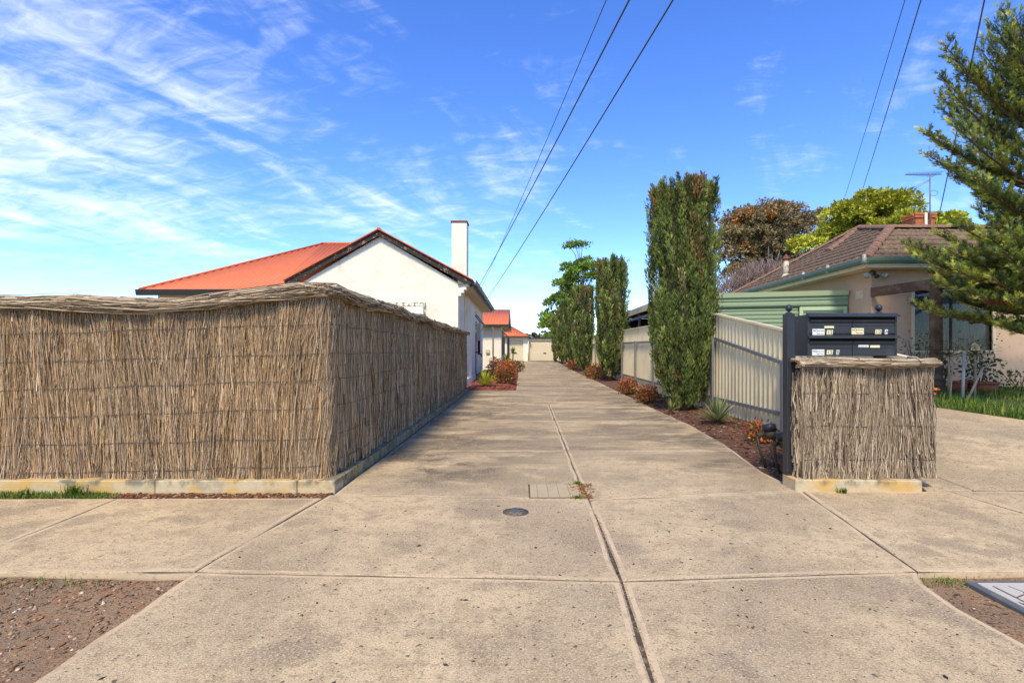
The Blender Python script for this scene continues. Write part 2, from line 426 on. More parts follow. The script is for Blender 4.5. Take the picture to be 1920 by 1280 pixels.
m_pipe = mat('tarnished_brass', (0.085, 0.066, 0.045), 0.6, [(12, 0.5, 0.65, (0.05, 0.055, 0.05), 0.8, 4)], metal=0.3)
m_cover = mat('cast_iron', (0.10, 0.088, 0.08), 0.6, [(16, 0.45, 0.65, (0.2, 0.16, 0.13), 0.7, 4)], [(60, 0.002)], metal=0.2)
m_lid = mat('pale_lid', (0.47, 0.45, 0.42), 0.9, [(7, 0.5, 0.7, (0.46, 0.43, 0.39), 0.6, 5), (50, 0.6, 0.7, (0.3, 0.26, 0.22), 0.5, 3)], [(70, 0.002)])
m_lidframe = mat('lid_frame', (0.105, 0.118, 0.13), 0.6, [(9, 0.5, 0.7, (0.2, 0.19, 0.17), 0.6, 5)])
m_paver = mat('access_cover', (0.43, 0.355, 0.235), 0.92, [(9, 0.45, 0.7, (0.36, 0.29, 0.19), 0.7, 5)], [(70, 0.002)])
m_grey = mat('grey_meter_box', (0.52, 0.49, 0.43), 0.6)
m_glass = bpy.data.materials.new('window_glass'); m_glass.use_nodes = True
_b = m_glass.node_tree.nodes['Principled BSDF']
_b.inputs['Base Color'].default_value = (0.45, 0.47, 0.47, 1); _b.inputs['Roughness'].default_value = 0.03
_b.inputs['Transmission Weight'].default_value = 0.92; _b.inputs['IOR'].default_value = 1.3
m_flower = mat('petal', (1, 1, 1), 0.6, attr='Col', transl=0.2)
m_terra = mat('terracotta_pot', (0.30, 0.10, 0.05), 0.85, [(12, 0.5, 0.7, (0.2, 0.07, 0.04), 0.6, 4)])
m_ltube = mat('pale_tube', (0.55, 0.53, 0.48), 0.7, [(8, 0.5, 0.6, (0.33, 0.13, 0.05), 0.7, 4)])
# ================================================================== SETTING
def pl(pts, y):
    ys = [p[0] for p in pts]; xs = [p[1] for p in pts]
    return float(np.interp(y, ys, xs))
XM = [(-1.5, 0.46), (1.935, 0.478), (2.8, 0.524), (4.33, 0.549), (5.0, 0.535), (12.2, 0.62), (16.0, 1.31), (23, 1.47), (40, 1.76), (52, 1.9)]
XR = [(4.62, 2.43), (5.36, 2.42), (6.35, 2.57), (7.0, 2.66), (7.74, 2.70), (8.7, 2.78), (10.5, 2.80), (15, 2.86), (20, 2.92), (27, 2.9), (52, 3.3)]
XL = [(4.5, -1.585), (16.3, -1.585), (16.301, -0.17), (30.5, -0.17), (30.51, -1.2), (52, -1.4)]
def yb(x):
    return float(np.interp(x, [-1.6, 0.549, 2.43], [4.50, 4.33, 4.62]))

def sheet(name, poly, m, zf=lambda x, y: 0.0, kind='structure', parent=None):
    me = bpy.data.meshes.new(name)
    me.from_pydata([(x, y, zf(x, y)) for x, y in poly], [], [tuple(range(len(poly)))])
    o = link(me, name, m, parent)
    if kind: o['kind'] = kind
    return o
def grid(name, x0, x1, y0, y1, nx, ny, zf, m, kind='structure', xl=None, xr=None):
    V = []; 
    for j in range(ny + 1):
        y = y0 + (y1 - y0) * j / ny
        a = xl(y) if xl else x0; b = xr(y) if xr else x1
        for i in range(nx + 1):
            x = a + (b - a) * i / nx
            V.append((x, y, zf(x, y)))
    F = [(j * (nx + 1) + i, j * (nx + 1) + i + 1, (j + 1) * (nx + 1) + i + 1, (j + 1) * (nx + 1) + i) for j in range(ny) for i in range(nx)]
    return tag(np_mesh(name, np.array(V), np.array(F), m, smooth=True), kind=kind)
def wob(x, y, a=0.02, s=1.0):
    return a * (math.sin(3.1 * x * s + 1.3 * y * s) * 0.5 + math.sin(7.3 * y * s - 4.1 * x * s) * 0.3 + math.sin(13.7 * x * s + 11.3 * y * s) * 0.2)

def slab(parent, poly, zf, m=None, gap=0.014, border=0.024, jit=0.004, name='slab'):
    pts = []
    n = len(poly)
    for i in range(n):
        a = Vector(poly[i]); b = Vector(poly[(i + 1) % n]); k = max(1, int((b - a).length / 0.22)); k = min(k, 40)
        for j in range(k):
            p = a.lerp(b, j / k)
            if j: p += Vector((random.gauss(0, jit), random.gauss(0, jit)))
            pts.append(p)
    bm = bmesh.new()
    f = bm.faces.new([bm.verts.new((p.x, p.y, zf(p.x, p.y))) for p in pts])
    bm.normal_update()
    if f.normal.z < 0: f.normal_flip()
    f = [x for x in bm.faces][0]
    ring = bmesh.ops.inset_region(bm, faces=[f], thickness=gap / 2, use_boundary=True, use_even_offset=True)['faces']
    bmesh.ops.delete(bm, geom=ring, context='FACES_ONLY')
    loose = [v for v in bm.verts if not v.link_faces]; bmesh.ops.delete(bm, geom=loose, context='VERTS')
    outer = list(bm.verts)
    r1 = bmesh.ops.inset_region(bm, faces=[f], thickness=0.010, use_boundary=True, use_even_offset=True)['faces']
    for v in outer: v.co.z -= 0.003
    r2 = bmesh.ops.inset_region(bm, faces=[f], thickness=border, use_boundary=True, use_even_offset=True)['faces'] if border else []
    
    if m is None or m is m_drive:
        for q in list(r2): q.material_index = 1
    be = [e for e in bm.edges if e.is_boundary]
    ex = bmesh.ops.extrude_edge_only(bm, edges=be)['geom']
    for g in ex:
        if isinstance(g, bmesh.types.BMVert): g.co.z -= 0.10
        if isinstance(g, bmesh.types.BMFace): g.material_index = 1
    bmesh.ops.recalc_face_normals(bm, faces=list(bm.faces))
    me = bpy.data.meshes.new(name); bm.to_mesh(me); bm.free()
    me.materials.append(m or m_con); me.materials.append(m_dedge if m is m_drive else m_edge)
    o = bpy.data.objects.new(name, me); col.objects.link(o); o.parent = parent
    return o

# ground sheet to the horizon
sheet('ground', [(-900, -300), (900, -300), (900, 1800), (-900, 1800)], m_ground, lambda x, y: -0.14)

# joint filler sheets that show between the slabs
_b = MB()
_b.add([(-8.2, 2.915, -0.005), (9.2, 2.93, -0.005), (9.2, 4.60, -0.005), (2.45, 4.60, -0.005), (0.549, 4.35, -0.005), (-1.6, 4.47, -0.005), (-1.66, 4.37, -0.005), (-8.2, 4.34, -0.005)], [(0, 1, 3, 4), (1, 2, 3), (0, 4, 6, 7), (4, 5, 6)])
_b.add([(-1.74, -1.49, -0.0055), (2.04, -1.49, -0.0055), (2.04, 2.91, -0.0055), (-1.77, 2.91, -0.0055)], [(0, 1, 2, 3)])
fp = tag(_b.build('footpath', m_joint), kind='structure')
Z0 = lambda x, y: 0.0
slab(fp, [(-1.757, -1.5), (0.46, -1.5), (0.478, 1.93), (0.524, 2.80), (-1.79, 2.92)], Z0)
slab(fp, [(0.46, -1.5), (2.5, -1.5), (2.17, 1.2), (2.08, 2.2), (2.055, 2.5), (2.09, 2.76), (2.17, 2.925), (0.524, 2.80), (0.478, 1.93)], Z0)
slab(fp, [(-1.79, 2.92), (0.524, 2.80), (0.549, 4.33), (-1.62, 4.50)], Z0)
slab(fp, [(0.524, 2.80), (2.17, 2.925), (2.43, 4.62), (0.549, 4.33)], Z0)
slab(fp, [(-3.2, 2.90), (-1.79, 2.92), (-1.64, 4.40), (-3.32, 4.38)], Z0, gap=0.008, border=0.03)
slab(fp, [(-5.9, 2.90), (-3.2, 2.90), (-3.32, 4.38), (-6.0, 4.36)], Z0, gap=0.008, border=0.03)
slab(fp, [(-8.2, 2.90), (-5.9, 2.90), (-6.0, 4.36), (-8.2, 4.36)], Z0, gap=0.008, border=0.03)
slab(fp, [(2.17, 2.925), (3.82, 2.92), (3.70, 4.61), (2.43, 4.62)], Z0, gap=0.012, border=0.035)
slab(fp, [(3.82, 2.92), (6.4, 2.92), (6.4, 4.61), (3.70, 4.61)], Z0, gap=0.012, border=0.035)
slab(fp, [(6.4, 2.92), (9.2, 2.92), (9.2, 4.61), (6.4, 4.61)], Z0, gap=0.012, border=0.035)

# verges of bare gravelly earth
vl = grid('verge_left', -8.2, -1.76, -1.5, 2.90, 60, 40, lambda x, y: -0.022 + wob(x, y, 0.012) - 0.01, m_soil)
vr = grid('verge_right', 2.2, 9.2, -1.5, 2.92, 60, 40, lambda x, y: -0.03 + wob(x, y, 0.010), m_soil, xl=lambda y: pl([(-1.5, 2.5), (1.2, 2.17), (2.2, 2.08), (2.5, 2.055), (2.76, 2.09), (2.92, 2.17)], y) + 0.005)
grid('soil_strip', -8.2, -1.62, 4.36, 4.60, 60, 4, lambda x, y: -0.012 + wob(x, y, 0.008, 2), m_soil)

# shared driveway
drv = grid('driveway', 0, 1, 4.36, 52, 2, 240, lambda x, y: gz(y) - 0.0045, m_joint, xl=lambda y: pl(XL, max(y, 4.5)) + (0.9 if y < 4.48 else 0.0), xr=lambda y: pl(XR, max(y, 4.62)) - (0.9 if y < 4.6 else 0.0))
ZD = lambda x, y: gz(y)
YT = [None, 6.5, 9.3, 12.2, 16.3, 21, 26, 30.5, 37, 44, 51.9]
def side(pts, y0, y1):
    ys = [y0] + [p[0] for p in pts if y0 + 0.05 < p[0] < y1 - 0.05] + [y1]
    return [(pl(pts, min(max(y, y0 + 0.002), y1 - 0.002)), y) for y in ys]
for i in range(len(YT) - 1):
    y1 = YT[i + 1]
    if i == 0:
        lp = [(-1.585, 4.5)] + [(0.549, 4.33)] + side(XM, 4.33, y1)[1:] + [(-1.585, y1)]
        rp = [(0.549, 4.33), (2.43, 4.62)] + side(XR, 4.62, y1)[1:] + list(reversed(side(XM, 4.33, y1)[1:]))
    else:
        y0 = YT[i]
        lp = side(XL, y0, y1)[:1] + side(XM, y0, y1) + list(reversed(side(XL, y0, y1)[1:]))
        rp = side(XM, y0, y1)[:1] + side(XR, y0, y1) + list(reversed(side(XM, y0, y1)[1:]))
    far = i > 3
    slab(drv, lp, ZD, m_drive, gap=0.011, border=0.022, jit=0.002 if far else 0.004)
    slab(drv, rp, ZD, m_drive, gap=0.011, border=0.022, jit=0.002 if far else 0.004)

# neighbour's driveway
XN = [(4.64, 8.7), (7.95, 7.5), (9.3, 7.05), (13.2, 6.95)]
ndr = sheet('neighbour_driveway', [(3.93, 4.64), (8.7, 4.64), (7.5, 7.95), (7.05, 9.3), (6.95, 13.2), (3.93, 13.2)], m_joint, lambda x, y: nz_(y) - 0.005)
slab(ndr, [(3.52, 4.64), (3.925, 4.64), (3.925, 5.04), (3.56, 5.04)], lambda x, y: nz_(y), gap=0.004, border=0.0)
for a, b in zip([4.64, 5.85, 7.3, 9.3, 11.2], [5.85, 7.3, 9.3, 11.2, 13.2]):
    x_ = 3.93
    slab(ndr, [(x_, a), (pl(XN, a), a), (pl(XN, b), b), (x_, b)], lambda x, y: nz_(y), gap=0.010, border=0.0)

# garden beds and lawn
grid('garden_bed', 2.4, 3.9, 4.63, 51, 14, 240, lambda x, y: gz(y) - 0.03 + 0.05 * min(1, max(0, (x - pl(XR, y)) / 0.35)) + wob(x, y, 0.02, 1.5), m_mulch, xl=lambda y: pl(XR, y) - 0.002, xr=lambda y: pl([(4.63, 3.5), (5.06, 3.55), (5.2, 3.93)], y))
grid('red_mulch_bed', -2.15, -0.175, 16.32, 30.5, 24, 110, lambda x, y: gz(y) - 0.02 + 0.07 * min(1, max(0, min((-0.17 - x) / 0.3, (y - 16.3) / 0.3))) + wob(x, y, 0.02, 1.5), m_redmulch)
grid('neighbour_lawn', 7, 16, 4.64, 12.2, 60, 60, lambda x, y: nz_(y) + 0.03 * min(1, max(0, (x - pl(XN, y)) / 0.3)) + wob(x, y, 0.015), mat('lawn_earth', (0.055, 0.075, 0.022), 0.95, [(9, 0.45, 0.65, (0.10, 0.085, 0.04), 0.8, 4)], [(40, 0.02)]), xl=lambda y: pl(XN, y), xr=lambda y: 16)

# ------------------------------------------------------------------ loose bits on the ground
OCT_V = np.array([(1, 0, 0), (-1, 0, 0), (0, 1, 0), (0, -1, 0), (0, 0, 1), (0, 0, -1)], float)
OCT_F = np.array([(0, 2, 4), (2, 1, 4), (1, 3, 4), (3, 0, 4), (2, 0, 5), (1, 2, 5), (3, 1, 5), (0, 3, 5)])
ICO = bmesh.new(); bmesh.ops.create_icosphere(ICO, subdivisions=1, radius=1)
ICO_V = np.array([v.co[:] for v in ICO.verts]); ICO_F = np.array([[v.index for v in f.verts] for f in ICO.faces]); ICO.free()
def bits(name, n, xf, yf, zf, size, cols, w, label, cat, flat=0.45, el=1.0, tv=ICO_V, tf=ICO_F):
    x = xf(n); y = yf(n) if not isinstance(yf, tuple) else rng.uniform(*yf, n)
    z = np.array([zf(a, b) for a, b in zip(x, y)])
    s = size[0] + (size[1] - size[0]) * rng.random(n) ** 3
    ang = rng.uniform(0, 2 * math.pi, n)
    rot = np.zeros((n, 3, 3)); rot[:, 0, 0] = np.cos(ang); rot[:, 0, 1] = -np.sin(ang); rot[:, 1, 0] = np.sin(ang); rot[:, 1, 1] = np.cos(ang); rot[:, 2, 2] = 1
    sh = np.stack([s * (1 + rng.random(n) * (el - 1)), s * rng.uniform(0.5, 1, n), s * flat * rng.uniform(0.6, 1.3, n)], 1)
    V = tv[None] * sh[:, None, :] * (1 + rng.normal(size=(n, len(tv), 1)) * 0.13)
    V = np.einsum('nij,nmj->nmi', rot, V) + np.stack([x, y, z + sh[:, 2] * 0.35], 1)[:, None, :]
    F = tf[None] + (np.arange(n) * len(tv))[:, None, None]
    C = np.repeat(palette(n, cols, w, 0.2)[:, None, :], len(tv), 1)
    o = np_mesh(name, V.reshape(-1, 3), F.reshape(-1, 3), m_bit, colors=C.reshape(-1, 3))
    return tag(o, label, cat, kind='stuff')
U = lambda a, b: (lambda n: rng.uniform(a, b, n))
STONES = [(0.44, 0.35, 0.26), (0.28, 0.21, 0.15), (0.58, 0.50, 0.42), (0.20, 0.14, 0.09), (0.32, 0.19, 0.10), (0.10, 0.085, 0.075)]
bits('gravel', 9000, U(-4.6, -1.80), lambda n: 2.86 - 1.9 * rng.random(n) ** 0.9, lambda x, y: -0.034 + wob(x, y, 0.012), (0.002, 0.017), STONES, [4, 5, 1.3, 4, 4, 1], 'small stones and grit strewn over the bare verge on the left', 'gravel', 0.45, 1.0, OCT_V, OCT_F)
bits('leaf_litter', 5200, U(-4.6, -1.80), lambda n: 2.88 - 1.7 * rng.random(n) ** 1.6, lambda x, y: -0.030 + wob(x, y, 0.012), (0.002, 0.011), [(0.27, 0.13, 0.06), (0.20, 0.10, 0.05), (0.36, 0.22, 0.11), (0.12, 0.075, 0.045)], [3, 3, 2, 2], 'reddish dry litter along the edge of the left footpath', 'litter', 0.25, 2.6, OCT_V, OCT_F)
bits('gravel', 2600, U(2.1, 4.6), (1.6, 2.9), lambda x, y: -0.030 + wob(x, y, 0.010), (0.002, 0.013), STONES, [2, 4, 0.4, 6, 6, 1], 'grit and small stones around the pale pit lid', 'gravel', 0.45, 1.0, OCT_V, OCT_F)
bits('leaf_litter', 1700, U(2.1, 4.6), (2.2, 2.92), lambda x, y: -0.028 + wob(x, y, 0.010), (0.003, 0.010), [(0.27, 0.13, 0.06), (0.20, 0.10, 0.05), (0.38, 0.24, 0.13), (0.12, 0.075, 0.045)], [3, 3, 2, 2], 'dry reddish litter on the right verge beside the pit lid', 'litter', 0.22, 3.2, OCT_V, OCT_F)
bits('leaf_litter', 1100, U(-3.4, -1.62), (4.39, 4.56), lambda x, y: -0.006, (0.004, 0.020), [(0.24, 0.09, 0.04), (0.16, 0.07, 0.035), (0.40, 0.3, 0.2), (0.09, 0.05, 0.03)], [3, 3, 1, 2], 'red-brown litter gathered along the foot of the long fence plinth', 'litter', 0.3, 2.4, OCT_V, OCT_F)
def drive_x(n): return np.where(rng.random(n) < 0.6, rng.normal(-0.9, 0.5, n).clip(-1.55, 2.3), rng.uniform(-1.6, 2.3, n))
bits('grit', 420, U(-1.7, 2.1), (1.7, 4.3), lambda x, y: 0.0, (0.002, 0.011), [(0.035, 0.033, 0.033), (0.10, 0.08, 0.06), (0.5, 0.45, 0.38)], [6, 3, 1], 'dark grit and seed cases scattered on the pale crossover slabs', 'grit', 0.5, 1.8, OCT_V, OCT_F)
bits('fallen_flecks', 700, drive_x, (4.6, 12), lambda x, y: 0.0, (0.004, 0.011), [(0.6, 0.57, 0.52), (0.42, 0.37, 0.3), (0.1, 0.08, 0.06)], [6, 3, 2], 'pale flecks of fallen petals and twigs on the stained drive', 'litter', 0.2, 2.0, OCT_V, OCT_F)
def bedx(n): return rng.uniform(2.5, 3.85, n)
def bedy(n):
    return 4.75 + 13 * rng.random(n) ** 1.5
bits('bark_chips', 9000, bedx, bedy, lambda x, y: gz(y) - 0.06 if (y < 5.2 and x > 3.5) else (gz(y) - 0.03 + 0.05 * min(1, max(0, (x - pl(XR, y)) / 0.35)) + wob(x, y, 0.02, 1.5)) if x > pl(XR, y) else gz(y) - 0.035, (0.008, 0.036), [(0.17, 0.075, 0.045), (0.10, 0.05, 0.035), (0.26, 0.15, 0.09), (0.36, 0.27, 0.19), (0.05, 0.03, 0.025)], [4, 4, 2, 0.8, 2], 'brown bark chips covering the bed along the cream steel fence', 'mulch', 0.28, 2.6, OCT_V, OCT_F)
bits('red_bark_chips', 2600, U(-1.75, -0.2), (16.4, 22), lambda x, y: gz(y) - 0.02 + 0.07 * min(1, max(0, min((-0.17 - x) / 0.3, (y - 16.3) / 0.3))), (0.02, 0.06), [(0.26, 0.075, 0.05), (0.16, 0.045, 0.035), (0.36, 0.16, 0.11)], [4, 3, 1], 'red bark chips covering the bed against the white house', 'mulch', 0.28, 2.4, OCT_V, OCT_F)

# grass and weeds
def blade_mesh(name, x, y, z, h, wdt, cols, lean=0.35, label=None, cat=None, parent=None, kind='stuff'):
    n = len(x)
    az = rng.uniform(0, 2 * math.pi, n); d = np.stack([np.cos(az), np.sin(az), np.zeros(n)], 1)
    sdv = np.stack([-np.sin(az), np.cos(az), np.zeros(n)], 1)
    b = np.stack([x, y, z], 1); ln = np.abs(rng.normal(0, lean, n))[:, None]
    h = np.asarray(h)[:, None]; w = np.asarray(wdt)[:, None] if np.ndim(wdt) else wdt
    up = np.array([[0, 0, 1.0]])
    p1 = b + up * h * 0.55 + d * h * ln * 0.35; p2 = b + up * h * (1 - 0.25 * ln) + d * h * ln * 1.1
    V = np.stack([b - sdv * w / 2, b + sdv * w / 2, p1 + sdv * w * 0.4, p1 - sdv * w * 0.4, p2], 1)
    F = np.array([(0, 1, 2), (0, 2, 3), (3, 2, 4)])[None] + (np.arange(n) * 5)[:, None, None]
    C = np.repeat(cols[:, None, :], 5, 1)
    o = np_mesh(name, V.reshape(-1, 3), F.reshape(-1, 3), m_leaf, parent, C.reshape(-1, 3))
    return tag(o, label, cat, kind=kind)
GR = [(0.09, 0.19, 0.02), (0.16, 0.25, 0.03), (0.06, 0.13, 0.02), (0.27, 0.27, 0.06)]
n = 5200
x = -8 + 4.75 * rng.random(n) ** 0.6; x = np.where(x > -3.5, x - 0.3 * rng.random(n), x)
blade_mesh('grass_strip', x, rng.uniform(4.385, 4.56, n), np.full(n, -0.012), (0.015 + 0.035 * rng.random(n) ** 2) * np.clip((-2.9 - x) / 0.8, 0.35, 1), 0.006, palette(n, GR, [3, 4, 2, 1.5]), 0.6, 'short green grass growing between left footpath and fence plinth', 'grass')
n = 16000
y = 7.6 + 4.15 * rng.random(n); x = np.array([pl(XN, b) for b in y]) - 0.03 + 5.2 * rng.random(n) ** 1.5
patch = 0.6 + 0.4 * np.sin(3 * x + 1.7 * y) * np.sin(2.3 * y - x)
blade_mesh('lawn_grass', x, y, np.array([nz_(b) + 0.01 for b in y]), (0.06 + 0.20 * rng.random(n) ** 2) * patch, 0.010, palette(n, GR, [4, 4, 3, 1]), 0.5, 'long green grass in the neighbouring front garden', 'grass')
n = 420
blade_mesh('verge_weeds', np.concatenate([rng.normal(-2.6, 0.25, 140), rng.normal(-3.3, 0.35, 180), rng.normal(2.25, 0.1, 100)]), np.concatenate([rng.uniform(2.78, 2.88, 140), rng.uniform(2.0, 2.75, 180), rng.uniform(2.80, 2.90, 100)]), np.full(n, -0.035), 0.012 + 0.03 * rng.random(n), 0.004, palette(n, GR, [2, 4, 2, 3]), 0.8, 'sparse green weeds on the bare verges', 'weeds')
def weed(cx, cy, cz, n, r, hgt, label, name='weed_tuft', cols=GR):
    r = r * 0.6
    blade_mesh(name, rng.normal(cx, r, n), rng.normal(cy, r * 0.5, n), np.full(n, cz), hgt * (0.4 + 0.6 * rng.random(n)), 0.010, palette(n, cols, None), 0.6, label, 'weed', kind=None)
weed(-4.15, 4.46, -0.01, 90, 0.045, 0.10, 'broad leafy weed by the plinth nearest the left edge of the picture')
weed(-3.75, 4.47, -0.01, 130, 0.05, 0.13, 'tallest leafy weed against the long fence plinth')
weed(2.74, 4.545, 0.0, 55, 0.035, 0.055, 'small green weed at the foot of the short fence plinth')
weed(0.50, 4.83, 0.0, 60, 0.03, 0.05, 'little weed at the back corner of the paved access cover')
weed(0.47, 4.39, 0.0, 60, 0.04, 0.04, 'little weed at the front edge of the paved access cover')
bits('leaf_litter', 700, lambda n: 0.50 + rng.normal(0, 0.045, n) + rng.uniform(-0.05, 0.05, n), lambda n: rng.uniform(4.36, 4.86, n), lambda x, y: 0.004, (0.004, 0.014), [(0.26, 0.12, 0.05), (0.16, 0.08, 0.04), (0.36, 0.22, 0.12)], [3, 3, 1], 'brown litter caught in the joint beside the paved access cover', 'litter', 0.5, 1.8, OCT_V, OCT_F)

# ------------------------------------------------------------------ covers set into the concrete
t = empty('round_cover', (-0.044, 4.0, 0), 'small round cast iron cover set in the crossover concrete', 'cover')
b = MB(); b.tube([(-0.044, 4.0, -0.02), (-0.044, 4.0, 0.005)], 0.098, 28); b.build('outer_ring', m_cover, t)
b = MB(); b.tube([(-0.044, 4.0, -0.02), (-0.044, 4.0, 0.010)], 0.078, 28); b.build('lid', m_joint, t)
b = MB(); b.tube([(-0.044, 4.0, 0.0), (-0.044, 4.0, 0.0125)], 0.070, 28); l2 = b.build('lid_plate', m_cover, t)
for k in range(3):
    a = R(60 * k + 12); b = MB(); b.beam((-0.044 - 0.06 * math.cos(a), 4 - 0.06 * math.sin(a), 0.013), (-0.044 + 0.06 * math.cos(a), 4 + 0.06 * math.sin(a), 0.013), 0.011, 0.006 + 0.0006 * k); b.build('rib', m_lidframe, l2)
t = empty('access_cover', (0.3, 4.6, 0), 'rectangular access cover with paved infill and weedy edge', 'cover')
b = MB(); b.box(0.060, 0.520, 4.385, 4.835, -0.02, 0.0035); b.build('rim', m_joint, t)
xs = [0.072, 0.135, 0.225, 0.315, 0.405, 0.508]
for i in range(5):
    b = MB(); b.box(xs[i] + 0.0015, xs[i + 1] - 0.0015, 4.40 , 4.82, 0.0, 0.008 + 0.0006 * (i % 2)); b.build('paver', m_paver, t)
# pale crazy-paved pit lid in the right verge
t = empty('pit_lid', (2.8, 2.3, -0.02), 'pale pit lid with crazy paving pattern and dark frame', 'pit lid')
b = MB(); b.box(2.35, 3.45, 1.72, 2.83, -0.06, -0.010); b.build('frame', m_lidframe, t, 0.006)
b = MB(); b.box(2.382, 3.418, 1.752, 2.790, -0.02, -0.003); b.build('lid', m_lid, t, 0.004)
b = MB(); b.box(2.42, 3.38, 1.79, 2.742, -0.02, -0.001); lid2 = b.build('groove_bed', m_joint, t)
def clip(poly, px, py, nx, ny):
    out = []
    for i in range(len(poly)):
        a = poly[i]; c = poly[(i + 1) % len(poly)]
        da = (a[0] - px) * nx + (a[1] - py) * ny; dc = (c[0] - px) * nx + (c[1] - py) * ny
        if da <= 0: out.append(a)
        if da * dc < 0:
            k = da / (da - dc); out.append((a[0] + (c[0] - a[0]) * k, a[1] + (c[1] - a[1]) * k))
    return out
rs = random.Random(5)
seeds = [(2.42 + 0.96 * (i + rs.uniform(0.15, 0.85)) / 9, 1.79 + 0.95 * (j + rs.uniform(0.15, 0.85)) / 9) for i in range(9) for j in range(9)]
for s_ in seeds:
    poly = [(2.425, 1.795), (3.375, 1.795), (3.375, 2.737), (2.425, 2.737)]
    for q in seeds:
        if q is s_: continue
        dx, dy = q[0] - s_[0], q[1] - s_[1]; dd = math.hypot(dx, dy)
        if dd > 0.6: continue
        poly = clip(poly, (s_[0] + q[0]) / 2 - dx / dd * 0.005, (s_[1] + q[1]) / 2 - dy / dd * 0.005, dx / dd, dy / dd)
        if len(poly) < 3: break
    if len(poly) >= 3:
        b = MB(); b.prism([(p[0], p[1], -0.01) for p in poly], (0, 0, 0.0115)); b.build('paving_stone', m_lid, lid2)
for k in range(7):                    # worn moulded characters along the rim
    yk = 2.55 - 0.055 * k
    b = MB(); b.box(2.392, 2.412, yk - 0.004, yk + 0.004, -0.01, -0.0012); b.box(2.392 + 0.007 * (k % 3), 2.397 + 0.007 * (k % 3), yk - 0.018, yk + 0.018, -0.01, -0.0008); b.build('worn_mark', m_pipe, t)
# ================================================================== BRUSH FENCES
BR = [(0.58, 0.40, 0.21), (0.47, 0.33, 0.185), (0.52, 0.42, 0.29), (0.32, 0.225, 0.13), (0.13, 0.09, 0.055), (0.72, 0.60, 0.44)]
class Path:
    """front run along +x, rounded corner, then back along +y"""
    def __init__(s, x0, x1, yf, y1, r):
        s.L1 = x1 - r - x0; s.La = r * math.pi / 2; s.x0, s.x1, s.yf, s.y1, s.r = x0, x1, yf, y1, r
        s.L = s.L1 + s.La + (y1 - yf - r)
    def at(s, u):
        u = np.asarray(u, float); r = s.r
        a = np.clip((u - s.L1) / r, 0, math.pi / 2)
        x = np.where(u < s.L1, s.x0 + u, s.x1 - r + r * np.sin(a)); y = s.yf + r - r * np.cos(a)
        y = y + np.maximum(u - s.L1 - s.La, 0)
        nx, ny = np.sin(a), -np.cos(a)
        return x, y, nx, ny
def path3(path, u, z, d):
    x, y, nx, ny = path.at(u)
    return np.stack([x + nx * d, y + ny * d, z], -1)
def bulge(u, z):
    return 0.016 * np.sin(5.1 * u + 0.8 * np.sin(2 * z)) + 0.012 * np.sin(11.7 * u + 2 * z + 1) + 0.010 * np.sin(23 * u + 1.3 * z)
def make_brush(path, n, u0, u1, zb, zt, rad, fine=0.35, lean=0.07, seed=0, lrange=(0.35, 1.1)):
    u = rng.uniform(u0, u1, n); zlo = zb(u); zhi = zt(u)
    ln = rng.uniform(*lrange, n)
    zc = rng.uniform(0, 1, n) * (zhi - zlo + 0.3) + zlo - 0.15
    k = 3; tt = np.linspace(0, 1, k)
    # neighbouring twigs lean together
    ll = 0.07 * np.sin(1.9 * u + seed) + 0.06 * np.sin(6.3 * u + 2 * zc) + rng.normal(0, lean, n)
    za = np.clip(zc - ln / 2, zlo, None); zb_ = np.clip(zc + ln / 2, None, zhi)
    ok = (zb_ - za) > 0.08; u, za, zb_, ll, zc = u[ok], za[ok], zb_[ok], ll[ok], zc[ok]; n = len(u)
    Z = za[:, None] + (zb_ - za)[:, None] * tt
    bend = rng.normal(0, 0.012, (n, k)); bend[:, 0] = 0
    UU = u[:, None] + (Z - zc[:, None]) * (-ll[:, None]) + bend
    UU = np.clip(UU, 0.0, path.L)
    depth = rng.uniform(-0.030, 0.026, n)
    D = bulge(u, zc)[:, None] + depth[:, None] + rng.normal(0, 0.008, (n, k))
    P = path3(path, UU, Z, D)
    r = rad * (0.55 + 0.9 * rng.random(n) ** 2)
    # twig colours: honey stems in the middle of the height, grey weathered brush at the foot and the top
    h = (zc - zb(u)) / np.maximum(zt(u) - zb(u), 0.1)
    honey = np.clip(1 - np.abs(h - 0.52) / 0.42, 0, 1) * (0.55 + 0.45 * np.sin(2.3 * u + 1 + seed))
    pick = rng.random(n)
    C = palette(n, BR, [2.4, 3, 2.4, 2.0, 1.0, 0.9], 0.16)
    g = palette(n, [(0.43, 0.345, 0.25), (0.32, 0.25, 0.175), (0.52, 0.43, 0.33), (0.17, 0.13, 0.09)], [3, 3, 1.7, 1.0], 0.15)
    C = np.where((pick > 0.30 + 0.62 * honey)[:, None], g, C) * np.array([[1.07, 1.01, 0.94]])
    return sticks(P, r, C)
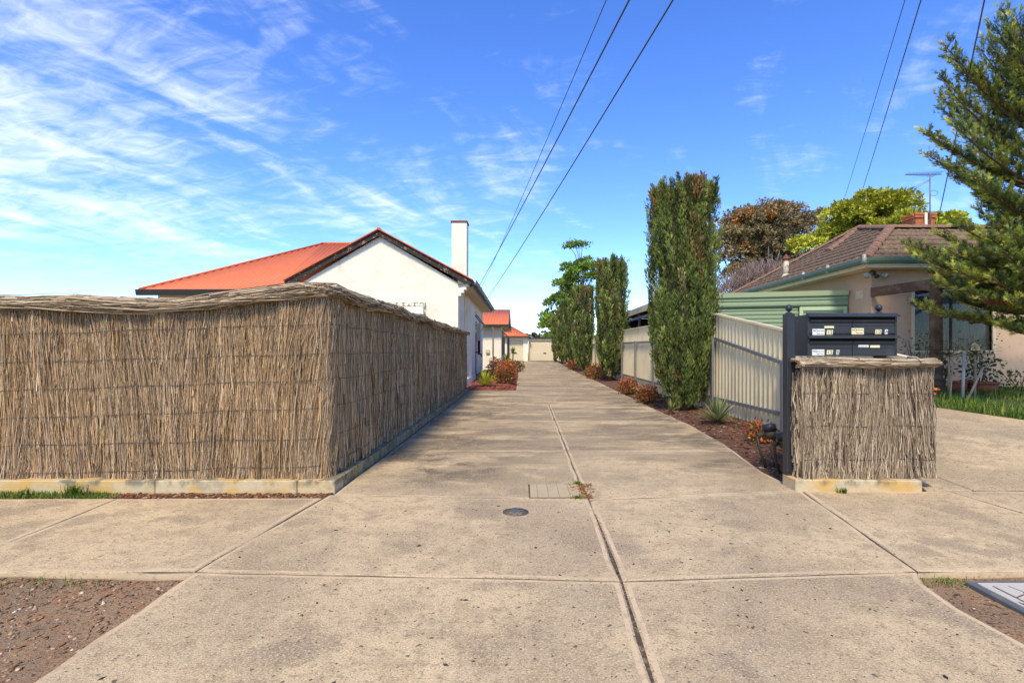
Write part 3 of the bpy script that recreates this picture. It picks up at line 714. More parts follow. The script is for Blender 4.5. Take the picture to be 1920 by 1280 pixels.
def make_cap(path, n, u0, u1, zc, ry, rz, rad):
    u = rng.uniform(u0 - 0.2, u1, n); ln = rng.uniform(0.4, 1.1, n); k = 5
    U_ = np.clip(u[:, None] + ln[:, None] * np.linspace(0, 1, k), u0, u1)
    a0 = rng.uniform(-0.9, math.pi * 1.05, n); tw = rng.normal(0, 0.65, n)
    A = a0[:, None] + tw[:, None] * np.linspace(-0.5, 0.5, k)
    q = rng.uniform(0.72, 1.12, (n, 1)) + rng.normal(0, 0.06, (n, k)) + 0.22 * (rng.random((n, 1)) < 0.04)
    lump = 1 + 0.10 * np.sin(4.1 * U_) + 0.06 * np.sin(9.7 * U_ + 1)
    P = path3(path, U_, zc(U_) + np.sin(A) * rz * q * lump, 0.01 + np.cos(A) * ry * q * lump)
    C = palette(n, [(0.42, 0.325, 0.225), (0.30, 0.225, 0.15), (0.55, 0.45, 0.33), (0.12, 0.085, 0.058), (0.66, 0.56, 0.44)], [3, 3, 2, 2.6, 0.9], 0.16)
    return sticks(P, rad * (0.6 + 0.9 * rng.random(n) ** 2), C * 1.0)
def ribbon(path, u0, u1, nu, prof):
    """core mesh: prof(u) -> list of (d,z)"""
    us = np.linspace(u0, u1, nu); V = []; m_ = None
    for a in us:
        p = prof(a); m_ = len(p)
        for d, z in p: V.append(path3(path, np.array(a), np.array(z), d))
    F = [(i * m_ + j, i * m_ + (j + 1) % m_, (i + 1) * m_ + (j + 1) % m_, (i + 1) * m_ + j) for i in range(nu - 1) for j in range(m_)]
    return np.array(V), np.array(F)

LP = Path(-7.2, -1.70, 4.68, 16.35, 0.13)
uc = LP.L1 + LP.La / 2                                  # the corner
ys_ = lambda u: np.maximum(np.asarray(u) - LP.L1 - LP.La, 0) + 4.8
gzv = lambda u: np.maximum(ys_(u) - 12.2, 0) * 0.0083
ltop = lambda u: np.interp(u, [0, uc - 1.25, uc - 0.35, uc, uc + 0.5, uc + 2.5, LP.L], [1.585, 1.575, 1.655, 1.70, 1.69, 1.70, 1.70]) + 0.012 * np.sin(2.7 * np.asarray(u)) + gzv(u)
lbot = lambda u: 0.098 + gzv(u) + 0.0 * np.asarray(u)
f1 = empty('brush_fence', (-1.7, 4.7, 0), 'long weathered brush fence with rolled capping turning the corner of the drive', 'fence')
V, F = ribbon(LP, 0, LP.L, 160, lambda a: [(-0.03 + float(bulge(a, 0.1)) * 0.5, float(lbot(a))), (-0.035 + float(bulge(a, 0.9)) * 0.5, 0.9), (-0.03, float(ltop(a))), (-0.16, float(ltop(a))), (-0.16, float(lbot(a)))])
np_mesh('brush_core', V, F, m_brushback, f1)
uv0 = 1.9                                               # what lies further left is outside the view
parts = [make_brush(LP, 23000, uv0, uc + 0.15, lbot, ltop, 0.0031, seed=1),
         make_brush(LP, 2300, uv0, uc + 0.15, lbot, ltop, 0.0050, lean=0.09, seed=2, lrange=(0.3, 0.8)),
         make_brush(LP, 22000, uc, LP.L, lbot, ltop, 0.0046, seed=4),
         make_brush(LP, 900, 0, uv0, lbot, ltop, 0.009, seed=3),
         make_brush(LP, 3500, uv0, uc + 5, lbot, lambda u: lbot(u) + 0.16, 0.0036, lean=0.25, lrange=(0.06, 0.2))]
V, F, C = merge(parts)
np_mesh('brush', V, F, m_brush, f1, C, kind='stuff')
capz = lambda u: ltop(u) + 0.035
V, F = ribbon(LP, 0, LP.L, 140, lambda a: [(0.01 + math.cos(t) * 0.075, float(capz(a)) + math.sin(t) * 0.045) for t in np.linspace(0, 2 * math.pi, 9)[:-1]])
cp = np_mesh('capping', V, F, m_capback, f1, smooth=True)
V, F, C = merge([make_cap(LP, 5200, uv0, uc + 2, capz, 0.092, 0.062, 0.0048), make_cap(LP, 3600, uc + 1.5, LP.L, capz, 0.092, 0.062, 0.0065), make_cap(LP, 300, 0, uv0 + 0.3, capz, 0.095, 0.064, 0.010)])
np_mesh('capping_twigs', V, F, m_brush, cp, C, kind='stuff')
for zl, zr in ((1.336, 1.443), (1.097, 1.186), (0.849, 0.957), (0.606, 0.713), (0.376, 0.451), (0.124, 0.212)):
    us = np.linspace(0.5, LP.L - 0.02, 150)
    zz_ = np.interp(us, [0, 2.0, uc - 0.3, uc, LP.L], [zl - 0.06, zl - 0.01, zr - 0.008, zr, zr + 0.02]) + gzv(us) + 0.005 * np.sin(7 * us)
    P = path3(LP, us, zz_, bulge(us, zz_) + 0.036)
    b = MB(); b.tube([tuple(p) for p in P], 0.0027, 5); b.build('wire', m_wire, f1)
for x0, x1 in ((-7.2, -5.2), (-5.196, -3.15), (-3.146, -1.93), (-1.926, -1.602)):
    b = MB(); b.box(x0, x1, 4.575, 4.80, -0.05, 0.098 + random.uniform(-0.002, 0.002)); b.build('plinth', m_plinth, f1, 0.006)
for y0, y1 in ((4.802, 8.0), (8.004, 11.4), (11.404, 14.2), (14.204, 16.3)):
    b = MB(); b.prism([(-1.90, y0, -0.05), (-1.604, y0, -0.05), (-1.604, y0, 0.095 + gz(y0)), (-1.90, y0, 0.095 + gz(y0))], (0, y1 - y0, 0.0)); b.build('plinth', m_plinth_side, f1, 0.006)
for yy in (15.6, 16.25):
    b = MB(); b.tube([(-1.83, yy, 0), (-1.83, yy, 1.86)], 0.035, 10); b.build('post_cap', m_galv, f1)

# short brush panel on the right
SP = Path(2.445, 3.60, 4.68, 4.86, 0.05)
f2 = empty('brush_fence', (3.0, 4.7, 0), 'short brush fence panel on a low plinth below the letterboxes', 'fence')
f2o = Vector((0, 0, 0))
stop = lambda u: 1.075 + 0.0 * np.asarray(u)
sbot = lambda u: 0.098 + 0.0 * np.asarray(u)
V, F = ribbon(SP, 0.03, SP.L1, 40, lambda a: [(-0.02 + float(bulge(a, 0.4)) * 0.4, 0.10), (-0.02, 1.06), (-0.15, 1.06), (-0.15, 0.10)])
np_mesh('brush_core', V, F, m_brushback, f2)
GREYBR = [(0.46, 0.37, 0.27), (0.35, 0.275, 0.195), (0.24, 0.18, 0.13), (0.60, 0.51, 0.40), (0.11, 0.08, 0.058)]
def grey(vfc):
    v_, f_, c_ = vfc; n_ = len(c_) // 9
    g = palette(n_, GREYBR, [3, 3, 2, 1.2, 1.3], 0.16)
    return v_, f_, np.repeat(g[:, None, :], 9, 1).reshape(-1, 3)
EndP = Path(2.385, 2.386, 4.68, 4.80, 0.0005)
V, F, C = merge([grey(make_brush(SP, 7000, 0.0, SP.L, sbot, stop, 0.0037, lean=0.07, seed=5, lrange=(0.3, 0.9))),
                 grey(make_brush(SP, 800, 0.0, SP.L, sbot, stop, 0.0062, lean=0.09, seed=6, lrange=(0.3, 0.7))),
                 grey(make_brush(SP, 900, 0.0, SP.L, sbot, lambda u: sbot(u) + 0.35, 0.0045, lean=0.2, seed=6, lrange=(0.15, 0.4)))])
np_mesh('brush', V, F, m_brush, f2, C, kind='stuff')
# its exposed left end
n = 700
Z0_ = rng.uniform(0.1, 0.75, n); ye = rng.uniform(4.67, 4.83, n); xe = 2.440 + rng.normal(0, 0.010, n)
P = np.stack([np.stack([xe + rng.normal(0, 0.012, n), ye + rng.normal(0, 0.012, n), np.minimum(Z0_ + q, 1.07)], -1) for q in (0, 0.15, 0.3)], 1)
V, F, C = sticks(P, 0.004 + 0.004 * rng.random(n), palette(n, GREYBR, [2, 3, 3, 0.6, 2], 0.16))
np_mesh('brush_end', V, F, m_brush, f2, C, kind='stuff')
scz = lambda u: 1.098 + 0.006 * np.sin(6 * np.asarray(u))
V, F = ribbon(SP, 0.02, SP.L1, 30, lambda a: [(-0.03 + math.cos(t) * 0.08, 1.098 + math.sin(t) * 0.03) for t in np.linspace(0, 2 * math.pi, 9)[:-1]])
cp = np_mesh('capping', V, F, m_capback, f2, smooth=True)
CapP = Path(2.395, 3.635, 4.71, 4.9, 0.02)
V, F, C = merge([make_cap(CapP, 1700, 0.0, CapP.L1, scz, 0.10, 0.036, 0.0036), make_cap(CapP, 260, 0.02, CapP.L1, scz, 0.10, 0.040, 0.0052)])
C = C * 1.12
np_mesh('capping_twigs', V, F, m_brush, cp, C, kind='stuff')
for z_ in (0.84, 0.555, 0.265):
    us = np.linspace(0.0, SP.L1 + 0.04, 40)
    P = path3(SP, us, z_ + 0.004 * np.sin(9 * us), bulge(us, z_) + 0.028)
    b = MB(); b.tube([tuple(p) for p in P], 0.0028, 5); b.build('wire', m_wire, f2)
for ux in (2.47, 2.75, 2.93, 3.2, 3.44):
    b = MB(); b.tube([(ux + 0.01 * math.sin(t), 4.71 - 0.118 * math.cos(t), 1.098 + 0.052 * math.sin(t)) for t in np.linspace(-0.9, 2.6, 12)], 0.003, 5); b.build('tie_wire', m_wire, f2)
b = MB(); b.prism([(2.365, 4.60, -0.05), (3.46, 4.60, -0.05), (3.46, 4.60, 0.092), (2.365, 4.60, 0.102)], (0, 0.24, 0)); b.build('plinth', m_plinth, f2, 0.008)
for xx, zt_ in ((2.555, 1.150), (3.515, 1.150)):
    b = MB(); b.tube([(xx, 4.80, 0.0), (xx, 4.80, zt_)], 0.034, 14); b.tube([(xx, 4.80, zt_ + 0.001), (xx, 4.80, zt_ + 0.012)], 0.040, 14); b.build('post', m_galv, f2)

# ================================================================== LETTERBOXES
def text_mesh(name, body, size, m, parent, org, ext=0.0006, align='LEFT'):
    cu = bpy.data.curves.new(name, 'FONT'); cu.body = body; cu.size = size; cu.extrude = ext; cu.align_x = align
    o = bpy.data.objects.new(name, cu); col.objects.link(o)
    dg = bpy.context.evaluated_depsgraph_get()
    me = bpy.data.meshes.new_from_object(o.evaluated_get(dg))
    bpy.data.objects.remove(o)
    me.transform(Matrix.Translation(org) @ Matrix.Rotation(R(90), 4, 'X'))
    me.materials.clear()
    return link(me, name, m, parent)
LBX0, LBX1, LBY = 2.545, 3.335, 4.74
lb = empty('letterbox_bank', (2.94, 4.85, 0), 'black bank of four letterboxes on two posts with ball finials', 'letterbox')
for xx, z0, z1, yy in ((2.405, -0.03, 1.545, 4.845), (3.285, -0.03, 1.20, 4.85)):
    b = MB(); b.box(xx - 0.036, xx + 0.036, yy - 0.09 if xx < 3 else yy, yy if xx < 3 else yy + 0.08, z0, z1); p = b.build('post', m_black, lb, 0.004)
for xx, zt_, yy in ((2.405, 1.545, 4.80), (3.262, 1.552, 4.87)):
    fb = MB(); fb.tube([(xx, yy, zt_), (xx, yy, zt_ + 0.012), (xx, yy, zt_ + 0.014), (xx, yy, zt_ + 0.03)], [0.03, 0.026, 0.013, 0.011], 14); fb.ball((xx, yy, zt_ + 0.052), 0.031, 16); fb.build('ball_finial', m_black, lb)
b = MB(); b.box(LBX0, LBX1, LBY + 0.02, LBY + 0.30, 1.165, 1.535); b.build('case', m_char, lb, 0.003)
for xx in (LBX0 + 0.006, LBX1 - 0.006):
    b = MB(); b.box(xx - 0.008, xx + 0.008, LBY, LBY + 0.02, 1.165, 1.535); b.build('side_rim', m_char, lb)
bays = {}
for r_, (z0, z1) in enumerate(((1.368, 1.535), (1.17, 1.345))):
    b = MB(); b.prism([(LBX0 - 0.008, LBY - 0.035, z1 - 0.024), (LBX0 - 0.008, LBY + 0.019, z1 - 0.004), (LBX0 - 0.008, LBY + 0.019, z1 + 0.014), (LBX0 - 0.008, LBY - 0.035, z1 - 0.004)], (LBX1 - LBX0 + 0.016, 0, 0)); b.build('hood', m_char, lb, 0.002)
    for c_ in range(2):
        x0 = LBX0 + 0.016 + c_ * 0.382; x1 = x0 + 0.376
        b = MB(); b.box(x0, x1, LBY + 0.012, LBY + 0.018, z1 - 0.055, z1 - 0.006); b.build('slot', m_slot, lb)
        # the drop-down flap: rolled lip, two pressed lines
        prof = [(LBY + 0.017, z0), (LBY + 0.003, z0), (LBY + 0.003, z0 + 0.062), (LBY + 0.006, z0 + 0.064), (LBY + 0.003, z0 + 0.066), (LBY + 0.003, z0 + 0.088), (LBY + 0.006, z0 + 0.090), (LBY + 0.003, z0 + 0.092), (LBY + 0.003, z1 - 0.070), (LBY - 0.010, z1 - 0.066), (LBY - 0.014, z1 - 0.056), (LBY - 0.006, z1 - 0.046), (LBY + 0.017, z1 - 0.046)]
        b = MB(); b.prism([(x0, y_, z_) for y_, z_ in prof], (x1 - x0, 0, 0)); bays[(r_, c_)] = b.build('flap', m_char, lb)
def sticker(par, x0, x1, z0, z1, m, tilt=0.0):
    b = MB(); b.prism([(x0, LBY + 0.0018, z0), (x1, LBY + 0.0018, z0), (x1 + tilt, LBY + 0.0018, z1), (x0 + tilt, LBY + 0.0018, z1)], (0, 0.001, 0)); return b.build('sticker', m, par)
SX = lambda px: (px - 978) / 1000 * LBY
SZ = lambda py: 1.2 + (660 - py) / 1000 * LBY
def no_junk(par, px, py0, py1, m):
    x0, x1, z1, z0 = SX(px), SX(px + 23), SZ(py0), SZ(py1)
    sticker(par, x0, x1, z0, z1, m)
    text_mesh('lettering', 'NO', 0.026, m_ink, par, (x0 + 0.004, LBY + 0.0012, z1 - 0.024))
    text_mesh('lettering', 'JUNK MAIL', 0.0135, m_ink, par, (x0 + 0.041, LBY + 0.0012, z1 - 0.022))
    text_mesh('lettering', 'Thank You !', 0.0135, m_ink, par, (x0 + 0.036, LBY + 0.0012, z0 + 0.009))
def number(par, txt, px, py):
    for i, ch in enumerate(txt):
        if ch == ' ': continue
        x0 = SX(px + 6.0 * i); z0 = SZ(py)
        sticker(par, x0, x0 + 0.026, z0, z0 + 0.040, m_ysticker if ch.isdigit() else m_sticker, 0.004)
        text_mesh('numeral', ch, 0.042, m_ink, par, (x0 + 0.004, LBY + 0.0012, z0 + 0.006))
no_junk(bays[(0, 0)], 1523.5, 616.5, 628, m_sticker); number(bays[(0, 0)], '12', 1550, 627)
sticker(bays[(0, 0)], SX(1546), SX(1564), SZ(615), SZ(611), m_ysticker)
no_junk(bays[(0, 1)], 1597, 615, 626.5, m_ysticker); number(bays[(0, 1)], '12 A', 1641, 626)
no_junk(bays[(1, 0)], 1523, 655, 666, m_sticker); number(bays[(1, 0)], '12 B', 1550, 664.5)
sticker(bays[(1, 1)], SX(1610), SX(1629), SZ(651), SZ(646.5), m_sticker)
text_mesh('lettering', 'NO JUNK MAIL', 0.011, m_ink, bays[(1, 1)], (SX(1611), LBY + 0.0012, SZ(650.2)))
sticker(bays[(1, 1)], SX(1632), SX(1650), SZ(651.5), SZ(647), m_ysticker)

# ================================================================== WATER METERS
def water_meter(x, y, s, tilt, label):
    s *= 1.12
    t = empty('water_meter', (x, y, 0.0), label, 'water meter', 'water meters behind the letterbox post')
    d = Vector((math.sin(tilt), 0.1, math.cos(tilt))).normalized(); c = Vector((x, y, 0.30 * s))
    b = MB(); b.tube([c - d * 0.06, c + d * 0.02], [0.055, 0.062], 14); b.build('body', m_pipe, t)
    b = MB(); b.tube([c + d * 0.021, c + d * 0.085, c + d * 0.092], [0.070, 0.067, 0.056], 16); b.build('cap', m_slot if False else m_black, t)
    b = MB(); b.tube([c + Vector((-0.03, 0, -0.02)), c + Vector((-0.12, -0.01, -0.02)), c + Vector((-0.15, -0.01, -0.05)), (x - 0.10, y - 0.01, 0.13), (x - 0.05, y - 0.01, -0.02)], 0.015, 10); b.build('inlet_pipe', m_pipe, t)
    b = MB(); b.tube([c + Vector((-0.115, -0.01, -0.02)), c + Vector((-0.075, -0.01, -0.02))], 0.024, 6); b.build('coupling', m_pipe, t)
    b = MB(); b.tube([c + Vector((0.03, 0, -0.03)), c + Vector((0.05, 0, -0.10)), (x + 0.04, y, 0.10), (x + 0.05, y, -0.03)], 0.017, 10); b.build('outlet_pipe', m_pipe, t)
    b = MB(); b.tube([(x + 0.04, y, 0.08), (x + 0.04, y, 0.125)], 0.028, 6); b.beam((x - 0.02, y - 0.02, 0.14), (x + 0.08, y - 0.02, 0.14), 0.018, 0.01); b.build('valve', m_pipe, t)
water_meter(2.62, 5.62, 1.05, -0.15, 'rearmost water meter with a round black cap')
water_meter(2.63, 5.33, 0.92, -0.20, 'middle water meter with a black cap and bent brass pipe')
water_meter(2.63, 5.06, 0.70, 0.1, 'water meter closest to the black letterbox post')
# ================================================================== BUILDINGS
def corr(name, A, B, upv, ttop, m, parent, pitch=0.19, amp=0.016, n=6, t0=lambda s: 0.0):
    """corrugated sheet: A->B along the eave, upv = climb per metre of plan depth, ttop(s) = plan depth reached at s"""
    A = Vector(A); B = Vector(B); L = (B - A).length; e = (B - A) / L; upv = Vector(upv); nrm = e.cross(upv).normalized()
    if nrm.z < 0: nrm = -nrm
    k = max(2, int(L / pitch * n)); V = []; F = []
    for i in range(k + 1):
        s = L * i / k; o = nrm * (amp * math.sin(2 * math.pi * s / pitch))
        tt = max(ttop(s), t0(s) + 0.001)
        V.append(A + e * s + upv * t0(s) + o); V.append(A + e * s + upv * tt + o)
    for i in range(k): F.append((2 * i, 2 * i + 2, 2 * i + 3, 2 * i + 1))
    o = np_mesh(name, np.array([v[:] for v in V]), np.array(F), m, parent, smooth=True)
    o.modifiers.new('t', 'SOLIDIFY').thickness = 0.004
    return o
def wall_box(name, x0, x1, y0, y1, z0, z1, m, parent):
    b = MB(); b.box(x0, x1, y0, y1, z0, z1); return b.build(name, m, parent)

# ---- white cottage
h1 = empty('white_cottage', (-5, 20, 0), 'white rendered cottage with orange corrugated roof and tall white chimney', 'house')
g = gz(18)
b = MB(); b.prism([(-7.42, 17.9, 0), (-2.13, 17.9, 0), (-2.13, 17.9, 3.52), (-4.76, 17.9, 5.08), (-7.42, 17.9, 3.50)], (0, 0.28, 0)); b.build('gable_wall', m_white, h1)
wall_box('side_wall', -2.40, -2.132, 18.182, 29.2, 0, 3.45, m_white, h1)
wall_box('front_wall', -13.6, -7.3, 19.95, 20.2, 0, 3.42, m_white, h1)
wall_box('left_wall', -13.6, -13.35, 20.202, 29.2, 0, 3.42, m_white, h1)
wall_box('back_wall', -13.34, -2.41, 28.9, 29.19, 0, 3.42, m_white, h1)
b = MB(); b.prism([(-2.128, 20.0, 0), (-1.88, 20.0, 0), (-1.88, 20.0, 2.95), (-2.128, 20.0, 3.40)], (0, 1.6, 0)); b.build('chimney_breast', m_white, h1)
b = MB(); b.prism([(-2.12, 17.93, -0.02), (-1.80, 17.93, -0.02), (-1.86, 17.93, 0.28), (-2.12, 17.93, 0.34)], (0, 3.6, 0)); b.build('render_footing', m_white, h1)
# stepped corbels under the eave end
for i in range(4):
    b = MB(); b.box(-2.128, -2.03 + 0.09 * i, 17.86 - 0.002 * i, 18.16 + 0.002 * i, 3.08 + 0.105 * i, 3.08 + 0.105 * (i + 1) - 0.002); b.build('corbel', m_white2, h1)
rf = empty('roof', (0, 0, 0)); rf.parent = h1; rf.location = -h1.location
sl = 0.507
corr('roof_sheet', (-14.0, 19.5, 3.48), (-1.66, 19.5, 3.48), (0, 1, sl), lambda s: min(s * 5.5 / 4.7, 5.5, (12.34 - s)), m_orange, rf)
corr('roof_sheet', (-1.66, 19.5, 3.48), (-1.66, 29.6, 3.48), (-1, 0, sl), lambda s: min(s, 5.5, 10.1 - s), m_orange, rf, n=2, pitch=0.15)
corr('roof_sheet', (-14.0, 19.5, 3.48), (-14.0, 30.5, 3.48), (1, 0, 2.79 / 4.7), lambda s: min(s * 4.7 / 5.5, 4.7, (11 - s) * 4.7 / 5.5), m_orange, rf, n=2, pitch=0.15)
corr('roof_sheet', (-14.0, 30.5, 3.48), (-1.66, 30.5, 3.48), (0, -1, sl), lambda s: min(s * 5.5 / 4.7, 5.5, 12.34 - s), m_orange, rf, n=2, pitch=0.15)
gs = (5.28 - 3.60) / 3.1
corr('roof_sheet', (-1.62, 17.72, 3.60), (-1.62, 23.2, 3.60), (-1, 0, gs), lambda s: 3.14, m_orange, rf)
corr('roof_sheet', (-7.92, 17.72, 3.58), (-7.92, 23.2, 3.58), (1, 0, (5.30 - 3.58) / 3.16), lambda s: 3.16, m_orange, rf)
b = MB(); b.tube([(-9.4, 25, 6.29), (-7.1, 25, 6.29)], 0.06, 8); b.build('ridge_cap', m_orange, rf)
b = MB(); b.tube([(-14.0, 19.5, 3.50), (-9.3, 25, 6.29)], 0.05, 8); b.build('hip_cap', m_orange, rf)
b = MB(); b.tube([(-1.66, 19.5, 3.50), (-7.16, 25, 6.29)], 0.05, 8); b.build('hip_cap', m_orange, rf)
b = MB(); b.tube([(-4.76, 17.70, 5.305), (-4.76, 23.1, 5.305)], 0.05, 8); b.build('ridge_cap', m_orange, rf)
for sx, xe, ze in ((1, -1.62, 3.585), (-1, -7.92, 3.565)):
    p = Vector((-4.76, 17.74, 5.275)); q = Vector((xe, 17.74, ze)); d = (q - p).normalized(); up = Vector((-d.z, 0, d.x)) if sx > 0 else Vector((d.z, 0, -d.x))
    if up.z < 0: up = -up
    b = MB(); b.prism([p + up * -0.03, q + up * -0.03, q - up * 0.20, Vector((p.x, p.y, (p - up * 0.2).z - 0.03))], (0, 0.03, 0)); b.build('barge_board', m_barge, h1)
    b = MB(); b.beam(p + Vector((0, -0.02, 0.015)), q + Vector((0, -0.02, 0.015)), 0.10, 0.035, up); b.build('barge_capping', m_orange, rf)
    b = MB(); b.prism([Vector((xe - sx * 0.02, 17.78, ze - 0.06)), Vector((xe - sx * 0.20, 17.78, ze - 0.05 + 0.2 * gs)), Vector((-2.13 if sx > 0 else -7.42, 17.78, ze - 0.06 + 0.40 * gs)), Vector((-2.13 if sx > 0 else -7.42, 17.78, ze - 0.15))], (0, 0.10, 0)); b.build('eave_box', m_olive, h1)
# eave gutter, fascia and soffit down the drive side
b = MB(); b.prism([(-1.65, 17.80, 3.47), (-1.53, 17.80, 3.47), (-1.50, 17.80, 3.60), (-1.525, 17.80, 3.60), (-1.55, 17.80, 3.49), (-1.65, 17.80, 3.49)], (0, 11.8, 0)); b.build('gutter', m_olive, h1)
b = MB(); b.box(-1.675, -1.652, 17.81, 29.58, 3.40, 3.585); b.build('fascia', m_dark, h1)
b = MB(); b.box(-2.13, -1.677, 18.17, 29.56, 3.405, 3.43); b.build('soffit', m_soffit, h1)
b = MB(); b.prism([(-14.04, 19.40, 3.27), (-14.04, 19.50, 3.27), (-14.04, 19.50, 3.48), (-14.04, 19.36, 3.48)], (6.2, 0, 0)); b.build('gutter', m_dark, h1)
b = MB(); b.box(-13.9, -7.43, 19.52, 19.94, 3.36, 3.38); b.build('soffit', m_soffit, h1)
ch = MB(); ch.box(-2.62, -2.06, 20.0, 20.62, 3.5, 6.06); c_o = ch.build('chimney', m_white, h1)
b = MB(); b.box(-2.66, -2.03, 19.97, 20.65, 6.062, 6.125); b.build('chimney_cap', m_rust, c_o)
# front window with roller shutter
w = empty('window', (0, 0, 0)); w.parent = h1; w.location = -h1.location
b = MB(); b.box(-4.95, -3.22, 17.80, 17.898, 2.74, 2.86); b.build('lintel', m_stain, w)
b = MB(); b.box(-4.95, -4.13, 17.62, 17.797, 2.50, 2.735); b.build('shutter_box', m_white2, w, 0.012)
b = MB(); b.box(-4.11, -3.25, 17.62, 17.797, 2.42, 2.70); b.build('shutter_box', m_white2, w, 0.012)
for k in range(9):
    b = MB(); b.box(-4.07, -3.30, 17.70, 17.72, 2.415 - 0.11 * (k + 1), 2.415 - 0.11 * k - 0.008); b.build('shutter_slat', m_white2, w)
for xx in (-4.10, -3.29):
    b = MB(); b.box(xx - 0.025, xx + 0.025, 17.68, 17.80, 1.35, 2.418); b.build('shutter_guide', m_white2, w)
# fittings on the drive side wall
for yy in (22.6, 23.6, 24.8):
    b = MB(); b.box(-2.131, -2.118, yy, yy + 0.12, 2.85, 3.10); b.build('wall_vent', m_inside, h1)
mb = empty('meter_box', (0, 0, 0)); mb.parent = h1; mb.location = -h1.location
b = MB(); b.box(-2.13, -1.94, 25.2, 26.3, 1.75, 2.55); b.build('cabinet', m_grey, mb, 0.01)
b = MB(); b.box(-2.13, -1.99, 23.0, 23.6, 2.05, 2.50); b.build('fuse_box', m_soffit, mb, 0.01)
b = MB(); b.box(-1.988, -1.984, 23.15, 23.4, 2.2, 2.42); b.build('fuse_window', m_inside, mb)
aw = empty('awning_frame', (0, 0, 0)); aw.parent = h1; aw.location = -h1.location
for yy in (22.2, 25.0):
    b = MB(); b.beam((-2.12, yy, 2.95), (-1.72, yy, 2.45), 0.03, 0.05); b.build('stay', m_olive, aw)
    b = MB(); b.beam((-2.12, yy, 1.98), (-1.72, yy, 2.43), 0.03, 0.05); b.build('arm', m_soffit, aw)
b = MB(); b.beam((-1.72, 22.1, 2.44), (-1.72, 25.1, 2.44), 0.04, 0.04); b.build('front_bar', m_olive, aw)
b = MB(); b.tube([(-2.08, 24.3, 2.6), (-2.08, 24.3, 0.1)], 0.022, 8); b.build('conduit', m_dark, h1)
b = MB(); b.box(-2.12, -2.02, 25.9, 26.05, 1.10, 1.75); b.build('gas_regulator', m_inside, h1)
b = MB(); b.tube([(-2.1, 25.6, 1.12), (-1.95, 25.6, 1.10), (-1.93, 25.6, 1.0)], 0.045, 8); b.tube([(-2.1, 23.9, 1.2), (-1.97, 23.9, 1.2)], 0.03, 8); b.build('tap', m_rust, h1)
for k in range(2):
    b = MB(); b.tube([(-1.60, 20.2 + 0.9 * k, 3.58), (-1.60, 20.2 + 0.9 * k, 3.80)], 0.02, 6); b.ball((-1.60, 20.2 + 0.9 * k, 3.74), 0.045, 8); b.build('cable_insulator', m_grey, h1)

# ---- second unit further down the drive
h2 = empty('white_unit', (-3, 36, 0), 'small white unit with orange roof halfway down the drive', 'house')
g2 = gz(34)
wall_box('front_wall', -6.5, -1.30, 34.0, 34.2, 0, 2.95, m_white, h2)
wall_box('side_wall', -1.50, -1.302, 34.202, 41.0, 0, 2.95, m_white, h2)
b = MB(); b.prism([(-1.30, 34.0, 2.95), (-1.30, 41.0, 2.95), (-1.30, 37.5, 4.0)], (-0.2, 0, 0)); b.build('gable', m_white, h2)
corr('roof', (-6.8, 33.5, 2.93), (-0.82, 33.5, 2.93), (0, 1, 0.315), lambda s: 4.0, m_orange, h2)
corr('roof', (-6.8, 41.5, 2.93), (-0.82, 41.5, 2.93), (0, -1, 0.315), lambda s: 4.0, m_orange, h2, pitch=0.3, n=2)
b = MB(); b.box(-6.8, -0.84, 33.38, 33.49, 2.80, 2.94); b.build('gutter', m_dark, h2)
for y0, y1, z0, z1 in ((33.45, 37.5, 2.90, 4.165), (37.5, 41.55, 4.165, 2.90)):
    b = MB(); b.prism([(-0.83, y0, z0 - 0.2), (-0.83, y1, z1 - 0.2), (-0.83, y1, z1), (-0.83, y0, z0)], (0.03, 0, 0)); b.build('barge_board', m_dark, h2)
b = MB(); b.box(-1.298, -0.835, 33.52, 41.4, 2.76, 2.79); b.box(-6.4, -1.30, 33.52, 33.99, 2.765, 2.79); b.build('soffit', m_soffit, h2)
b = MB(); b.tube([(-1.82, 33.43, 2.8), (-1.82, 33.92, 2.6), (-1.82, 33.93, 0.2)], 0.05, 8); b.build('downpipe', m_white2, h2)
for k, (xx, zz2) in enumerate(((-2.15, 1.25), (-1.95, 0.75), (-1.62, 0.7))):
    b = MB(); b.box(xx - 0.12, xx + 0.12, 33.85, 33.998, zz2 - 0.1, zz2 + 0.12); b.build('wall_fitting', m_soffit, h2)
for k in range(3):
    y0 = 34.8 + 2.1 * k
    wd = empty('window', (0, 0, 0)); wd.parent = h2; wd.location = -h2.location
    b = MB(); b.box(-1.302, -1.27, y0, y0 + 1.3, 0.9, 2.35); b.build('frame', m_frame, wd)
    b = MB(); b.box(-1.268, -1.262, y0 + 0.1, y0 + 1.2, 1.0, 2.25); b.build('pane', m_inside, wd)
    b = MB(); b.prism([(-1.298, y0 - 0.1, 2.62), (-0.90, y0 - 0.1, 2.25), (-0.90, y0 - 0.1, 2.20), (-1.298, y0 - 0.1, 2.57)], (0, 1.5, 0)); b.build('awning', m_timber, wd)
    b = MB(); b.box(-0.97, -0.91, y0 + 1.32, y0 + 1.40, 0.2, 2.19); b.build('awning_post', m_rail, wd)

